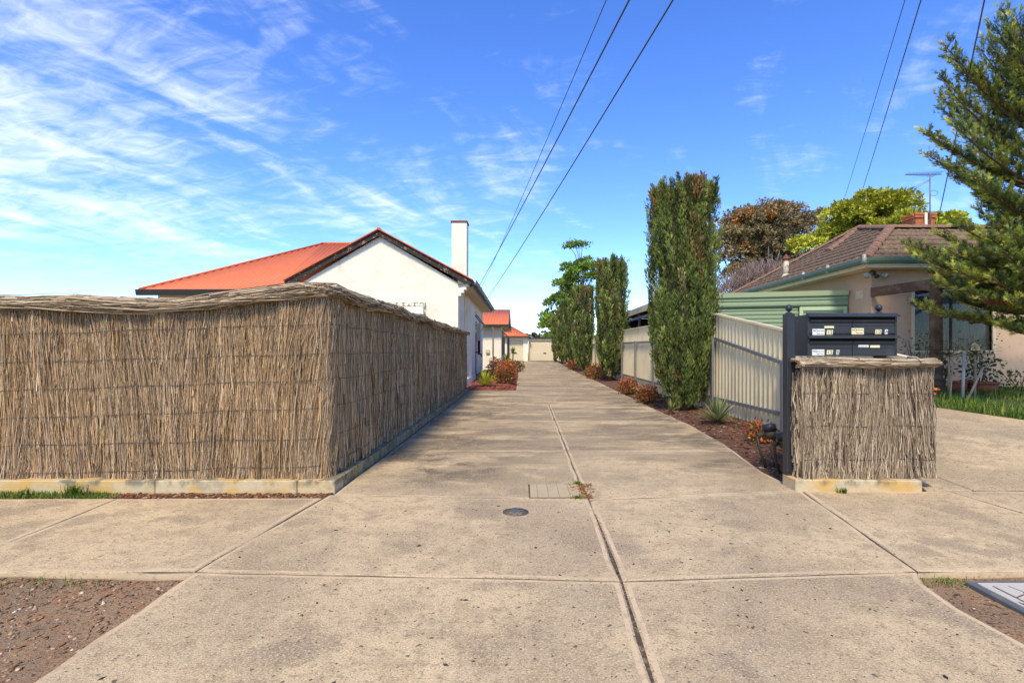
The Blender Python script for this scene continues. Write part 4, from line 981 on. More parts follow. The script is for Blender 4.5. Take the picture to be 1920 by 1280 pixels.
# ---- garages closing the drive
gg = gz(52)
def roller_door(par, x0, x1, y, z0, z1, m):
    d = empty('roller_door', (0, 0, 0)); d.parent = par; d.location = -par.location
    nrow = 10
    for k in range(nrow):
        a = z0 + (z1 - z0) * k / nrow; c = z0 + (z1 - z0) * (k + 1) / nrow
        b = MB(); b.prism([(x0, y, a + 0.01), (x0, y - 0.03, a + 0.05), (x0, y - 0.03, c - 0.05), (x0, y, c - 0.01), (x0, y + 0.03, c - 0.01), (x0, y + 0.03, a + 0.01)], (x1 - x0, 0, 0)); b.build('slat', m, d)
    b = MB(); b.box(x0, x1, y + 0.031, y + 0.05, z0, z1); b.build('back_sheet', m, d)
    xm = (x0 + x1) / 2; zm = z0 + (z1 - z0) * 0.38
    b = MB(); b.box(xm - 0.14, xm + 0.14, y - 0.06, y - 0.031, zm - 0.035, zm + 0.035); b.build('handle', m_inside, d)
ga = empty('garage', (-1, 53, gg), 'single garage with orange hipped roof and cream roller door', 'garage')
wall_box('pier', 0.16, 0.60, 52.0, 52.4, gg - 0.1, 2.72, m_white, ga)
wall_box('lintel', -3.0, 0.158, 52.0, 52.3, gg + 2.0, 2.72, m_creamwall, ga)
wall_box('left_wall', -3.2, -1.42, 52.0, 52.3, gg - 0.1, gg + 1.998, m_creamwall, ga)
wall_box('body', -3.0, 0.55, 52.5, 57.5, gg - 0.1, 2.70, m_creamwall, ga)
roller_door(ga, -1.41, 0.15, 52.15, gg, gg + 1.99, m_cream)
corr('roof', (-6.0, 51.6, 2.74), (0.80, 51.6, 2.74), (0, 1, 0.50), lambda s: min(3.4, (6.8 - s) * 1.2), m_orange, ga, pitch=0.15)
corr('roof', (0.80, 51.6, 2.74), (0.80, 58.4, 2.74), (-1, 0, 0.60), lambda s: min(s / 1.2, (6.8 - s) / 1.2), m_orange, ga, pitch=0.3, n=2)
b = MB(); b.box(-6.0, 0.82, 51.48, 51.59, 2.64, 2.75); b.build('gutter', m_dark, ga)
b = MB(); b.tube([(0.66, 51.8, 2.68), (0.66, 51.93, gg)], 0.05, 8); b.build('downpipe', m_cream, ga)
gb = empty('garage', (2.2, 53, gg), 'flat roofed garage with wide cream roller door at the end of the drive', 'garage')
wall_box('lintel', 0.70, 4.6, 52.2, 52.5, gg + 2.0, 2.52, m_creamwall, gb)
wall_box('pier', 0.70, 0.80, 52.2, 52.5, gg - 0.1, gg + 1.998, m_creamwall, gb)
wall_box('pier', 3.75, 4.6, 52.2, 52.5, gg - 0.1, gg + 1.998, m_creamwall, gb)
wall_box('body', 0.75, 4.55, 52.55, 57.5, gg - 0.1, 2.50, m_creamwall, gb)
roller_door(gb, 0.81, 3.74, 52.35, gg, gg + 1.99, m_cream)
b = MB(); b.box(0.62, 4.7, 52.05, 57.6, 2.525, 2.62); b.build('roof', m_dark, gb)

# ---- cream steel boundary fence
FX = 3.86
fn = empty('steel_fence', (FX, 10, 0), 'cream ribbed steel fence with slate posts and rails beside the drive', 'fence')
def ftop(y):
    return 1.96 + gz(y) if y >= 10.6 else 1.96 - (10.6 - y) * 0.155
ys2 = [5.16, 7.75, 10.6] + [10.6 + 2.4 * k for k in range(1, 18)]
prof = [(0, 0), (0.045, 0), (0.06, 0.028), (0.10, 0.028), (0.115, 0), (0.16, 0)]
for i in range(len(ys2) - 1):
    a, c = ys2[i] + 0.004, ys2[i + 1] - 0.004
    V = []; F = []; y = a; k = 0; pts = []
    while y < c:
        for dy, dx in prof[:-1]:
            if y + dy < c: pts.append((y + dy, dx))
        y += 0.16
    pts.append((c, 0))
    for yy, dx in pts: V += [(FX + 0.02 - dx, yy, gz(yy) + 0.02), (FX + 0.02 - dx, yy, ftop(yy) - 0.01)]
    for j in range(len(pts) - 1): F.append((2 * j, 2 * j + 1, 2 * j + 3, 2 * j + 2))
    pn = np_mesh('panel', np.array(V), np.array(F), m_fence, fn)
    b = MB(); b.beam((FX, a, ftop(a) - 0.005), (FX, c, ftop(c) - 0.005), 0.075, 0.035); b.build('top_rail', m_fence, fn)
    lo = 0.29
    for za, zc in ((ftop(a) - 0.485, ftop(c) - 0.485), (lo + gz(a), lo + gz(c))):
        b = MB(); b.beam((FX - 0.028, a, za), (FX - 0.028, c, zc), 0.036, 0.055); b.build('rail', m_rail, fn)
for i, yp in enumerate(ys2[:-1]):
    zt = ftop(yp) - (0.46 if i in (1, 2) else 0.44)
    b = MB(); b.box(FX - 0.092, FX - 0.047, yp - 0.04, yp + 0.04, gz(yp) - 0.05, zt); b.build('post', m_rail, fn)
b = MB(); b.box(FX - 0.06, FX + 0.02, 5.115, 5.155, 0, 1.10); b.build('end_post', m_fence, fn)

# ---- carport behind the fence
cpt = empty('carport', (6, 21, 0), 'open carport roof showing over the steel fence between the cypresses', 'carport')
b = MB(); b.box(4.55, 8.6, 16.8, 25.5, 2.80, 2.86); b.build('roof', m_olive, cpt)
b = MB(); b.box(4.50, 4.548, 16.75, 25.5, 2.70, 2.93); b.build('fascia', m_soffit, cpt)
b = MB(); b.box(4.552, 8.6, 16.75, 16.798, 2.70, 2.93); b.build('fascia', m_soffit, cpt)
for yy in (17.0, 19.0, 21.0, 23.2, 25.3):
    b = MB(); b.box(4.60, 4.68, yy - 0.04, yy + 0.04, 0, 2.79); b.build('post', m_rail, cpt)
b = MB(); b.beam((4.64, 17, 2.55), (4.64, 25.3, 2.55), 0.05, 0.10); b.build('beam', m_rail, cpt)
b = MB(); b.box(8.4, 8.5, 16.9, 25.4, 0, 2.79); b.box(4.7, 8.39, 25.4, 25.48, 0, 2.79); b.build('back_wall', m_timber, cpt)  # dark walls added to close off the sky and keep the carport interior dark

# ---- green steel shed across the neighbour's drive
sh = empty('green_shed', (6, 13, 0.45), 'pale green corrugated steel garage across the end of the neighbouring drive', 'shed')
SA = Vector((4.15, 13.55, 0)); SB = Vector((7.72, 12.62, 0)); se = (SB - SA).normalized(); sn = Vector((se.y, -se.x, 0)); SLn = (SB - SA).length
def shp(s, z, d=0.0): return SA + se * s + sn * d + Vector((0, 0, z))
def ribbed(name, s0, s1, z0, z1, pitch, amp, m, par, d0=0.0):
    k = int((z1 - z0) / pitch); b = MB()
    pts = [(d0 - 0.03, z0)]
    for i in range(k):
        za = z0 + (z1 - z0) * i / k; h = (z1 - z0) / k
        pts += [(d0, za + 0.01), (d0 + amp, za + h * 0.3), (d0 + amp, za + h * 0.75), (d0, za + h * 0.97)]
    pts.append((d0 - 0.03, z1))
    b.prism([shp(s0, z, d) for d, z in pts], se * (s1 - s0)); return b.build(name, m, par)
ribbed('cladding', 0, SLn, 2.30, 2.545, 0.082, 0.020, m_green, sh)
ribbed('roller_door', 0.25, 2.62, 0.40, 2.295, 0.095, 0.018, m_green, sh, -0.06)
ribbed('cladding', 2.66, SLn, 0.40, 2.298, 0.082, 0.018, m_green, sh)
ribbed('cladding', 0, 0.22, 0.40, 2.298, 0.082, 0.018, m_green, sh)
b = MB(); b.prism([shp(-0.05, 2.548, 0.06), shp(-0.05, 2.66, 0.10), shp(-0.05, 2.67, 0.02), shp(-0.05, 2.548, -0.02)], se * (SLn + 0.05)); b.build('gutter', m_green2, sh)
for s0, s1, z0, z1 in ((2.64, 2.72, 0.42, 2.28), (SLn - 0.10, SLn - 0.03, 0.42, 2.28), (2.722, SLn - 0.102, 2.20, 2.28)):
    b = MB(); b.prism([shp(s0, z0, 0.022), shp(s1, z0, 0.022), shp(s1, z1, 0.022), shp(s0, z1, 0.022)], sn * 0.02); b.build('door_frame', m_green2, sh)
b = MB(); b.prism([shp(0, 0.4, -0.1), shp(SLn - 0.02, 0.4, -0.1), shp(SLn - 0.3, 0.4, -5.5), shp(0, 0.4, -5.5)], (0, 0, 2.18)); b.build('body', m_green, sh)

# ---- neighbouring house with the brown tiled roof
hg = nz_(12)
nh = empty('tiled_house', (9, 13, hg), 'beige rendered house with brown tiled hip roof and green gutters', 'house')
HX, HY = 7.74, 11.8
b = MB(); b.box(HX, HX + 0.24, HY + 0.24, 18.3, hg - 0.3, 3.10); b.build('side_wall', m_pink, nh)
def cut_wall(parts):
    for q in parts:
        b = MB(); b.box(*q); b.build('front_wall', m_pink, nh)
WX0, WX1, WZ0, WZ1 = 8.68, 10.40, 1.24, 2.56
cut_wall([(HX, WX0, HY, HY + 0.238, hg - 0.3, 3.10), (WX1, 15, HY, HY + 0.238, hg - 0.3, 3.10), (WX0, WX1, HY + 0.001, HY + 0.237, hg - 0.3, WZ0), (WX0, WX1, HY + 0.001, HY + 0.237, WZ1, 3.10)])
b = MB(); b.box(HX + 0.3, 15, HY + 1.6, HY + 1.7, hg, 3.0); b.build('room_back', m_inside, nh)
w = empty('window', (0, 0, 0)); w.parent = nh; w.location = -nh.location
for q in ((WX0 - 0.07, WX0, HY - 0.03, HY + 0.1, WZ0 - 0.06, WZ1 + 0.07), (WX1, WX1 + 0.07, HY - 0.03, HY + 0.1, WZ0 - 0.06, WZ1 + 0.07), (WX0 + 0.001, WX1 - 0.001, HY - 0.028, HY + 0.1, WZ1, WZ1 + 0.068), (WX0 + 0.001, WX1 - 0.001, HY - 0.05, HY + 0.1, WZ0 - 0.058, WZ0)):
    b = MB(); b.box(*q); b.build('frame', m_frame, w)
b = MB(); b.box((WX0 + WX1) / 2 - 0.02, (WX0 + WX1) / 2 + 0.02, HY + 0.04, HY + 0.09, WZ0 + 0.002, WZ1 - 0.002); b.build('mullion', m_inside, w)
for x0, x1 in ((WX0 + 0.003, (WX0 + WX1) / 2 - 0.021), ((WX0 + WX1) / 2 + 0.021, WX1 - 0.003)):
    b = MB(); b.box(x0, x1, HY + 0.06, HY + 0.066, WZ0 + 0.003, WZ1 - 0.003); b.build('pane', m_glass, w)
for x0, x1 in ((WX0 + 0.02, WX0 + 0.62), (WX0 + 0.95, WX1 - 0.02)):
    b = MB(); xs_ = np.arange(x0, x1, 0.02); pts = [(xx, HY + 0.16 + 0.02 * math.sin(xx * 55), WZ0) for xx in xs_]
    V = [p for p in pts] + [(p[0], p[1], WZ1) for p in pts]; k = len(pts)
    b.add(V, [(i, i + 1, k + i + 1, k + i) for i in range(k - 1)]); b.build('curtain', m_curtain, w)
EX, EY, EZ, TS = 7.36, 11.40, 3.17, 0.62
rt = empty('roof', (0, 0, 0)); rt.parent = nh; rt.location = -nh.location
def tiles(A, e, inw, L, slo, shi, tmax, name='tile_courses'):
    A = Vector(A); e = Vector(e); inw = Vector(inw)
    up = inw + Vector((0, 0, TS)); nrm = e.cross(up).normalized()
    if nrm.z < 0: nrm = -nrm
    V = []; F = []; gauge = 0.245; t = 0.0; ci = 0
    while t < tmax:
        t1 = min(t + gauge, tmax + 0.02); lo = max(0, slo(t + 0.1)); hi = min(L, shi(t + 0.1))
        if hi - lo < 0.1: break
        k = max(3, int((hi - lo) / 0.05)); b0 = len(V)
        for i in range(k + 1):
            s = lo + (hi - lo) * i / k
            q = (s + (ci % 2) * 0.15) / 0.30; wv = 0.014 * math.cos(2 * math.pi * q * 2) + 0.012 * (1 if (q % 1) < 0.16 else 0)
            rj = 0.004 * math.sin(int(q) * 12.9 + ci * 7.7)
            base = A + e * s
            V.append(base + up * t + nrm * (0.012 + wv * 0.6)); V.append(base + up * t + nrm * (0.050 + wv + rj)); V.append(base + up * t1 + nrm * (0.016 + wv))
        for i in range(k):
            a = b0 + 3 * i; F.append((a, a + 3, a + 4, a + 1)); F.append((a + 1, a + 4, a + 5, a + 2))
        t += gauge; ci += 1
    o = np_mesh(name, np.array([v[:] for v in V]), np.array(F), m_tile, rt); o['kind'] = 'stuff'
tiles((EX, EY, EZ), (0, 1, 0), (1, 0, 0), 7.35, lambda t: t if t <= 1.66 else 1.66 + (t - 1.66) * 2.67, lambda t: 7.35 - t, 2.76)
tiles((EX, EY, EZ), (1, 0, 0), (0, 1, 0), 8.0, lambda t: t, lambda t: 8.0, 1.66)
tiles((EX, EY + 7.35, EZ), (1, 0, 0), (0, -1, 0), 8.0, lambda t: t, lambda t: 8.0, 2.78)
b = MB(); D_ = Vector((EX + 1.66, EY + 1.66, EZ + 1.66 * TS - 0.02)); C_ = Vector((EX + 2.76, EY + 4.58, EZ + 2.76 * TS - 0.02))
b.add([D_, C_, (15.3, EY + 4.58, C_.z), (15.3, EY + 1.66, D_.z)], [(0, 1, 2, 3)])
b.add([(EX + 0.02, EY + 0.02, EZ - 0.02), (15.3, EY + 0.02, EZ - 0.02), (15.3, EY + 7.3, EZ - 0.02), (EX + 0.02, EY + 7.3, EZ - 0.02)], [(0, 1, 2, 3)]); b.build('underlay', m_timber, rt)
rtv = []; 
prof = [(math.cos(t) * 0.115, math.sin(t) * 0.085) for t in np.linspace(-0.1, math.pi + 0.1, 9)]
bmr = MB(); bmr.add([(a, 0, c) for a, c in prof] + [(a * 0.90, 0.40, c * 0.88) for a, c in prof], [(i, i + 1, 10 + i, 9 + i) for i in range(8)] + [tuple(range(8, -1, -1))], True)
rme = bpy.data.meshes.new('ridge_tile'); rme.from_pydata(bmr.v, [], bmr.f); rme.materials.append(m_ridge)
def ridge(p, q):
    p = Vector(p); q = Vector(q); L = (q - p).length; d = (q - p) / L; a = d.cross(Vector((0, 0, 1))).normalized(); up = a.cross(d)
    k = max(1, round(L / 0.36)); M_ = Matrix((a, d, up)).transposed()
    for i in range(k):
        o = bpy.data.objects.new('ridge_tile', rme); col.objects.link(o); o.parent = rt
        o.matrix_local = Matrix.Translation(p + d * (L * i / k) + up * random.uniform(-0.004, 0.006)) @ M_.to_4x4() @ Matrix.Rotation(random.gauss(0, 0.02), 4, 'Z') @ Matrix.Diagonal((1, L / k / 0.36, 1, 1))
P0 = Vector((EX, EY, EZ + 0.03)); PB = Vector((EX, EY + 7.35, EZ + 0.03)); Dh = Vector((EX + 1.66, EY + 1.66, EZ + 1.66 * TS + 0.04)); Ch = Vector((EX + 2.76, EY + 4.58, EZ + 2.76 * TS + 0.04))
ridge(P0, Dh); ridge(Dh, Ch); ridge(PB, Ch); ridge(Dh, (15.2, EY + 1.66, Dh.z))
q = Vector((EX + 1.35, EY + 3.75, EZ + 1.35 * TS + 0.05)); ridge(q, Ch)
# gutters: straight runs with a rounded lip
def gutter(p, q, outv, par, m):
    p = Vector(p); q = Vector(q); o_ = Vector(outv); z = Vector((0, 0, 1))
    b = MB(); b.prism([p, p + o_ * 0.09, p + o_ * 0.115 + z * 0.05, p + o_ * 0.115 + z * 0.105, p + o_ * 0.095 + z * 0.105, p + o_ * 0.09 + z * 0.06, p + o_ * 0.02 + z * 0.02, p + z * 0.10], q - p); return b.build('gutter', m, par)
gutter((EX - 0.11, EY + 0.0, EZ - 0.075), (15.2, EY, EZ - 0.075), (0, -1, 0), nh, m_greengut)
gutter((EX, EY - 0.11, EZ - 0.076), (EX, 18.8, EZ - 0.076), (-1, 0, 0), nh, m_greengut)
b = MB(); b.box(EX + 0.004, 15, EY + 0.004, EY + 0.024, EZ - 0.16, EZ - 0.02); b.build('fascia', m_soffit, nh)
b = MB(); b.box(EX + 0.004, EX + 0.024, EY + 0.026, 18.7, EZ - 0.16, EZ - 0.02); b.build('fascia', m_soffit, nh)
b = MB(); b.box(EX + 0.026, 15, EY + 0.026, HY - 0.002, EZ - 0.155, EZ - 0.135); b.box(EX + 0.026, HX - 0.002, HY, 18.6, EZ - 0.154, EZ - 0.136); b.build('soffit', m_soffit, nh)
for p in ((EX - 0.10, EY - 0.10, EZ), (EX - 0.07, 12.7, EZ), (EX - 0.07, 13.8, EZ)):
    b = MB(); b.tube([(p[0], p[1], p[2] - 0.09), (p[0], p[1], p[2] + 0.10)], [0.05, 0.035], 8); b.build('gutter_outlet', m_galv, nh)
v_ = empty('wall_vent', (0, 0, 0)); v_.parent = nh; v_.location = -nh.location
b = MB(); b.box(HX - 0.012, HX, 12.08, 12.34, 2.42, 2.60); b.build('vent_frame', m_soffit, v_)
for k in range(4):
    b = MB(); b.box(HX - 0.020, HX - 0.013, 12.11, 12.31, 2.445 + 0.038 * k, 2.462 + 0.038 * k); b.build('louvre', m_frame, v_)
# chimney in bricks, built with its joints
chn = empty('chimney', (0, 0, 0)); chn.parent = nh; chn.location = -nh.location
CX0, CX1, CY0, CY1, CZ0 = 10.16, 10.66, 13.75, 14.2, 4.0
b = MB(); b.box(CX0 + 0.008, CX1 - 0.008, CY0 + 0.008, CY1 - 0.008, CZ0, 4.80); b.build('mortar_core', m_mortar, chn)
bl, bh = 0.205, 0.068
brick_me = {}
def brick(x0, x1, y0, y1, z0):
    key = (round(x1 - x0, 3), round(y1 - y0, 3))
    if key not in brick_me:
        t_ = MB(); t_.box(0, key[0], 0, key[1], 0, bh - 0.010); o = t_.build('brick', m_brick, chn, 0.003); brick_me[key] = o.data
        o.location = (x0, y0, z0); return
    o = bpy.data.objects.new('brick', brick_me[key]); col.objects.link(o); o.parent = chn; o.location = (x0, y0, z0)
for c_ in range(11):
    z = 4.05 + bh * c_; e_ = 0.03 if c_ >= 9 else 0.0
    st = 0.0 if c_ % 2 else -0.107
    x = CX0 - e_ + st
    while x < CX1 + e_ - 0.02:
        a = max(x, CX0 - e_); c2 = min(x + bl, CX1 + e_)
        if c2 - a > 0.04: brick(a, c2, CY0 - e_, CY0 - e_ + 0.05, z)
        x += bl + 0.010
    y = CY0 - e_ + 0.06 + (0 if c_ % 2 else 0.05)
    while y < CY1 + e_ - 0.02:
        c2 = min(y + bl, CY1 + e_)
        if c2 - y > 0.04: brick(CX0 - e_, CX0 - e_ + 0.05, y, c2, z); brick(CX1 + e_ - 0.05, CX1 + e_, y, c2, z)
        y += bl + 0.010
b = MB(); b.box(CX0 + 0.20, CX0 + 0.27, CY0 - 0.05, CY0 - 0.036, 4.35, 4.78); b.build('flashing_patch', m_white2, chn)
# flue pipe through the tiles
fl = MB(); fp_ = Vector((EX + 0.35, 15.55, EZ + 0.33 * TS)); fl.tube([fp_, fp_ + Vector((0, 0, 0.52))], 0.075, 12); fo = fl.build('flue', m_ltube, nh)
b = MB(); b.tube([fp_ + Vector((0, 0, 0.521)), fp_ + Vector((0, 0, 0.56)), fp_ + Vector((0, 0, 0.68))], [0.12, 0.10, 0.01], 12); b.build('cowl', m_rust, fo)
b = MB(); b.tube([fp_ + Vector((0, 0, -0.02)), fp_ + Vector((0, 0, 0.10))], [0.16, 0.08], 12); b.build('flashing', m_grey, fo)
# floodlights at the corner
fd = empty('floodlight', (HX, HY, 2.95), 'twin security floodlights under the eave corner of the tiled house', 'floodlight')
b = MB(); b.tube([(HX - 0.02, HY - 0.03, 2.96), (HX - 0.02, HY - 0.12, 2.93)], 0.05, 10); b.build('base', m_timber, fd)
for k, dx in enumerate((-0.20, 0.16)):
    b = MB(); b.tube([(HX - 0.02, HY - 0.10, 2.93), (HX + dx * 0.7, HY - 0.14, 2.90)], 0.015, 6); b.tube([(HX + dx * 0.7, HY - 0.14, 2.91), (HX + dx * 1.1, HY - 0.20, 2.88), (HX + dx * 1.3, HY - 0.23, 2.86)], [0.03, 0.05, 0.075], 12); b.build('lamp_head', m_galv, fd)
b = MB(); b.tube([(HX - 0.02, HY - 0.10, 2.93), (HX - 0.02, HY - 0.22, 2.84)], [0.02, 0.045], 10); b.build('sensor', m_black, fd)

# antenna strapped to the chimney
an = empty('tv_antenna', (10.5, 13.7, 4.3), 'thin television antenna on a mast strapped to the brick chimney', 'antenna')
AX, AY = 10.46, 13.66
b = MB(); b.tube([(AX, AY, 4.30), (AX, AY, 5.76)], 0.016, 8); b.build('mast', m_rail, an)
b = MB(); b.tube([(AX - 0.62, AY, 5.74), (AX + 0.30, AY, 5.75)], 0.012, 6); b.build('boom', m_rail, an)
for k in range(14):
    xx = AX - 0.60 + 0.062 * k; ln = 0.10 + 0.012 * k
    b = MB(); b.tube([(xx - 0.02, AY - ln, 5.755), (xx + 0.02, AY + ln, 5.765)], 0.006, 5); b.build('element', m_rail, an)
b = MB(); b.tube([(AX - 0.55, AY - 0.2, 5.36), (AX, AY, 5.62)], 0.006, 5); b.tube([(AX - 0.46, AY + 0.2, 5.30), (AX, AY, 5.60)], 0.006, 5); b.build('long_element', m_rail, an)
b = MB(); b.tube([(AX + 0.10 + 0.10 * math.cos(t), AY, 5.27 + 0.07 * math.sin(t)) for t in np.linspace(math.pi, 3.2 * math.pi, 20)] + [(AX + 0.01, AY, 4.9), (AX + 0.015, AY, 4.4)], 0.005, 5); b.build('cable', m_dark, an)

# weathered pergola in front of the window
pg = empty('pergola', (8.1, 10.4, hg), 'weathered dark timber pergola post and beam before the window', 'pergola')
b = MB(); b.beam((8.02, 10.35, hg - 0.2), (8.02, 10.35, 2.42), 0.13, 0.13, (0, 1, 0)); b.build('post', m_timber, pg, 0.008)
b = MB(); b.beam((8.18, 10.42, hg - 0.2), (8.16, 10.42, 2.42), 0.06, 0.10, (0, 1, 0)); b.build('post_facing', m_timber, pg, 0.006)
b = MB(); b.beam((8.10, 10.20, 2.53), (7.72, 11.76, 2.52), 0.075, 0.20); b.build('beam', m_timber, pg, 0.006)
b = MB(); b.beam((7.98, 10.36, 2.50), (11.5, 10.42, 2.50), 0.07, 0.18); b.build('beam', m_timber, pg, 0.006)
b = MB(); b.beam((9.6, 10.15, 2.64), (9.5, 11.76, 2.64), 0.05, 0.09); b.build('rafter', m_timber, pg, 0.004)

# ================================================================== OVERHEAD WIRES
def wire(A, px, py, Y, sag, r, label, beyond=-9):
    A = Vector(A); Q = at(px, py, Y); k = (A.y - beyond) / (A.y - Y); B = A + (Q - A) * k
    n_ = 28; b = MB(); B = B + Vector((0, 0, sag * 4 * (1 - 1 / k)))
    b.tube([A.lerp(B, i / n_) - Vector((0, 0, sag * 4 * (i / n_) * (1 - i / n_))) for i in range(n_ + 1)], r, 5)
    tag(b.build('overhead_wire', m_wire, None), label, 'wire', 'overhead service wires')
wire((-1.58, 20.2, 3.76), 1180, 0, 6.0, 0.25, 0.0105, 'middle overhead wire running to the white cottage eave')
wire((-1.58, 21.1, 3.76), 1137, 0, 6.5, 0.30, 0.006, 'thinnest and leftmost overhead wire running to the white cottage eave')
wire((-1.56, 24.0, 3.60), 1262, 0, 6.0, 0.32, 0.0105, 'rightmost of three overhead wires reaching the white cottage')
wire(at(1572, 408, 30), 1697, 0, 12, 0.25, 0.009, 'pale overhead wire dropping behind the left of the yellow-green tree')
wire(at(1612, 372, 30), 1727, 0, 12, 0.20, 0.014, 'dark overhead wire dropping behind the top of the yellow-green tree')
wire((10.62, 13.6, 4.55), 1846, 0, 7.5, 0.10, 0.0105, 'black overhead wire crossing the conifer to the brick chimney')
# ================================================================== VEGETATION
def sprig(nb, spread, w, side=0.72, base=0.0):
    V = []; F = []
    for i in range(nb):
        if i == 0: d = np.array([0.03, 0.02, 1.0]); L = 1.0; o = np.zeros(3)
        else:
            a = 2 * math.pi * i / (nb - 1) + 0.5; d = np.array([math.cos(a) * spread, math.sin(a) * spread, 1.0]); d /= np.linalg.norm(d); L = side * (0.8 + 0.4 * ((i * 7) % 5) / 5); o = np.array([0, 0, base * ((i * 3) % 4) / 4])
        s = np.cross(d, [0.3, 0.8, 0.1]); s /= np.linalg.norm(s)
        k = len(V); V += [o, o + d * L * 0.5 + s * w * L, o + d * L, o + d * L * 0.5 - s * w * L]; F.append((k, k + 1, k + 2, k + 3))
    return np.array(V), np.array(F)
SPR_V, SPR_F = sprig(5, 0.26, 0.080, 0.85, 0.5)
SPR2_V, SPR2_F = sprig(6, 0.50, 0.075, 0.78, 0.6)
LEAF_V = np.array([(0, 0, 0), (0.28, 0.06, 0.5), (0, 0, 1.0), (-0.28, 0.06, 0.5)]); LEAF_F = np.array([(0, 1, 2, 3)])
def rand_dir(n):
    return norm(rng.normal(size=(n, 3)))

# ---- clipped columnar cypresses along the fence
CYG = [(0.19, 0.245, 0.062), (0.14, 0.195, 0.052), (0.26, 0.30, 0.085), (0.08, 0.115, 0.036), (0.36, 0.34, 0.15)]
def cypress(x, y, R_, top, ntuft, per, size, label, dead=0.05, seed=1):
    g_ = gz(y); H = top - g_
    t_ = empty('cypress', (x, y, g_), label, 'tree', 'clipped columnar cypresses along the steel fence')
    b = MB(); b.tube([(x, y, g_ - 0.1), (x + 0.02, y, g_ + H * 0.5), (x, y, g_ + H * 0.9)], [0.10, 0.06, 0.02], 8); b.build('trunk', m_bark, t_)
    # outline: narrow foot, full body, flat clipped but ragged head; upright stems make deep grooves
    nst = 11; sa = np.sort(rng.uniform(0, 2 * math.pi, nst)); stop_ = H * (1 - 0.07 * rng.random(nst) ** 1.5); sw = rng.uniform(0.86, 1.06, nst)
    def outline(h): return np.interp(h, [0, 0.05, 0.14, 0.28, 0.55, 0.9, 1.0], [0.34, 0.55, 0.82, 0.97, 1.0, 0.93, 0.80])
    def stem_of(th):
        d_ = np.abs((th[:, None] - sa[None] + math.pi) % (2 * math.pi) - math.pi); k = d_.argmin(1); return k, d_[np.arange(len(th)), k]
    core = MB()
    zs = np.linspace(0.08, 0.97, 14); cv = []; cf = []
    for i, h in enumerate(zs):
        for q in range(22):
            th = 2 * math.pi * q / 22; k, dd = stem_of(np.array([th])); rr = R_ * float(outline(h)) * 0.74 * float(sw[k[0]]) * (1 - 0.30 * min(1.0, dd[0] / 0.35)) * (0.75 if i == 13 else 1)
            cv.append((x + rr * math.cos(th), y + rr * math.sin(th), g_ + h * min(H, float(stop_[k[0]]))))
    for i in range(13):
        for q in range(22): cf.append((i * 22 + q, i * 22 + (q + 1) % 22, (i + 1) * 22 + (q + 1) % 22, (i + 1) * 22 + q))
    cf.append(tuple(range(13 * 22, 14 * 22)))
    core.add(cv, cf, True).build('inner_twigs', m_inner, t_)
    # feathery upright tufts all over
    th = rng.uniform(0, 2 * math.pi, ntuft); h = rng.random(ntuft) ** 0.92 * 0.985
    k, dd = stem_of(th); gro = 1 - 0.26 * np.minimum(1, dd / 0.33)
    topm = rng.random(ntuft) < 0.09
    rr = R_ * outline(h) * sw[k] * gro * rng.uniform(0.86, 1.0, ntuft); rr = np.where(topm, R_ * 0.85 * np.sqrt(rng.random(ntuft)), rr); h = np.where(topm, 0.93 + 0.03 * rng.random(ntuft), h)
    base = np.stack([x + rr * np.cos(th), y + rr * np.sin(th), g_ + h * stop_[k]], 1)
    ln = rng.uniform(0.28, 0.85, ntuft); ln = np.minimum(ln, g_ + stop_[k] * (1 + 0.015 * rng.normal(size=ntuft)) - base[:, 2] + 0.10).clip(0.10, None)
    outv = np.stack([np.cos(th), np.sin(th), np.zeros(ntuft)], 1); axis = norm(outv * rng.uniform(0.0, 0.18, (ntuft, 1)) + np.array([[0, 0, 1.0]]) + rng.normal(0, 0.07, (ntuft, 3)))
    tone = rng.uniform(0.55, 1.35, ntuft) * (0.70 + 0.30 * gro); tr = rng.uniform(0.040, 0.080, ntuft) * R_ / 0.7  # tufts in the grooves are coloured darker, painted shade
    f = rng.random((ntuft, per)); fr = tr[:, None] * np.sqrt(1 - f ** 1.5 * 0.9) * rng.uniform(0.5, 1.0, (ntuft, per)); a2 = rng.uniform(0, 2 * math.pi, (ntuft, per))
    sx = norm(np.cross(axis, np.array([[0.2, 1.0, 0.1]]))); sy = np.cross(axis, sx)
    rad = sx[:, None] * np.cos(a2)[..., None] + sy[:, None] * np.sin(a2)[..., None]
    P = (base[:, None] + axis[:, None] * (f * ln[:, None])[..., None] + rad * fr[..., None]).reshape(-1, 3)
    d = (axis[:, None] + rad * rng.uniform(0.03, 0.38, (ntuft, per, 1)) + rng.normal(0, 0.11, (ntuft, per, 3))).reshape(-1, 3)
    n = len(P)
    C = np.repeat(palette(ntuft, CYG, [3, 3, 2, 1.2, 0.4], 0.12), per, 0) * (1 + rng.normal(0, 0.13, (n, 1))) * np.repeat(tone, per)[:, None] * (0.72 + 0.50 * f.reshape(-1, 1))  # tuft shading put into the colour: darker foot, brighter tips
    tb = (rng.random(ntuft) < 0.012 + dead * 0.08)
    for _ in range(int(4 + 40 * dead)):
        a_ = rng.uniform(0, 2 * math.pi); z_ = g_ + H * rng.uniform(0.25, 0.95)
        tb |= (np.abs((th - a_ + math.pi) % (2 * math.pi) - math.pi) < 0.16) & (np.abs(base[:, 2] - z_) < 0.35) & (rng.random(ntuft) < 0.8)
    mk = np.repeat(tb, per) & (rng.random(n) < 0.85)
    C[mk] = palette(int(mk.sum()), [(0.28, 0.14, 0.055), (0.20, 0.10, 0.045), (0.36, 0.25, 0.13)], None, 0.15)
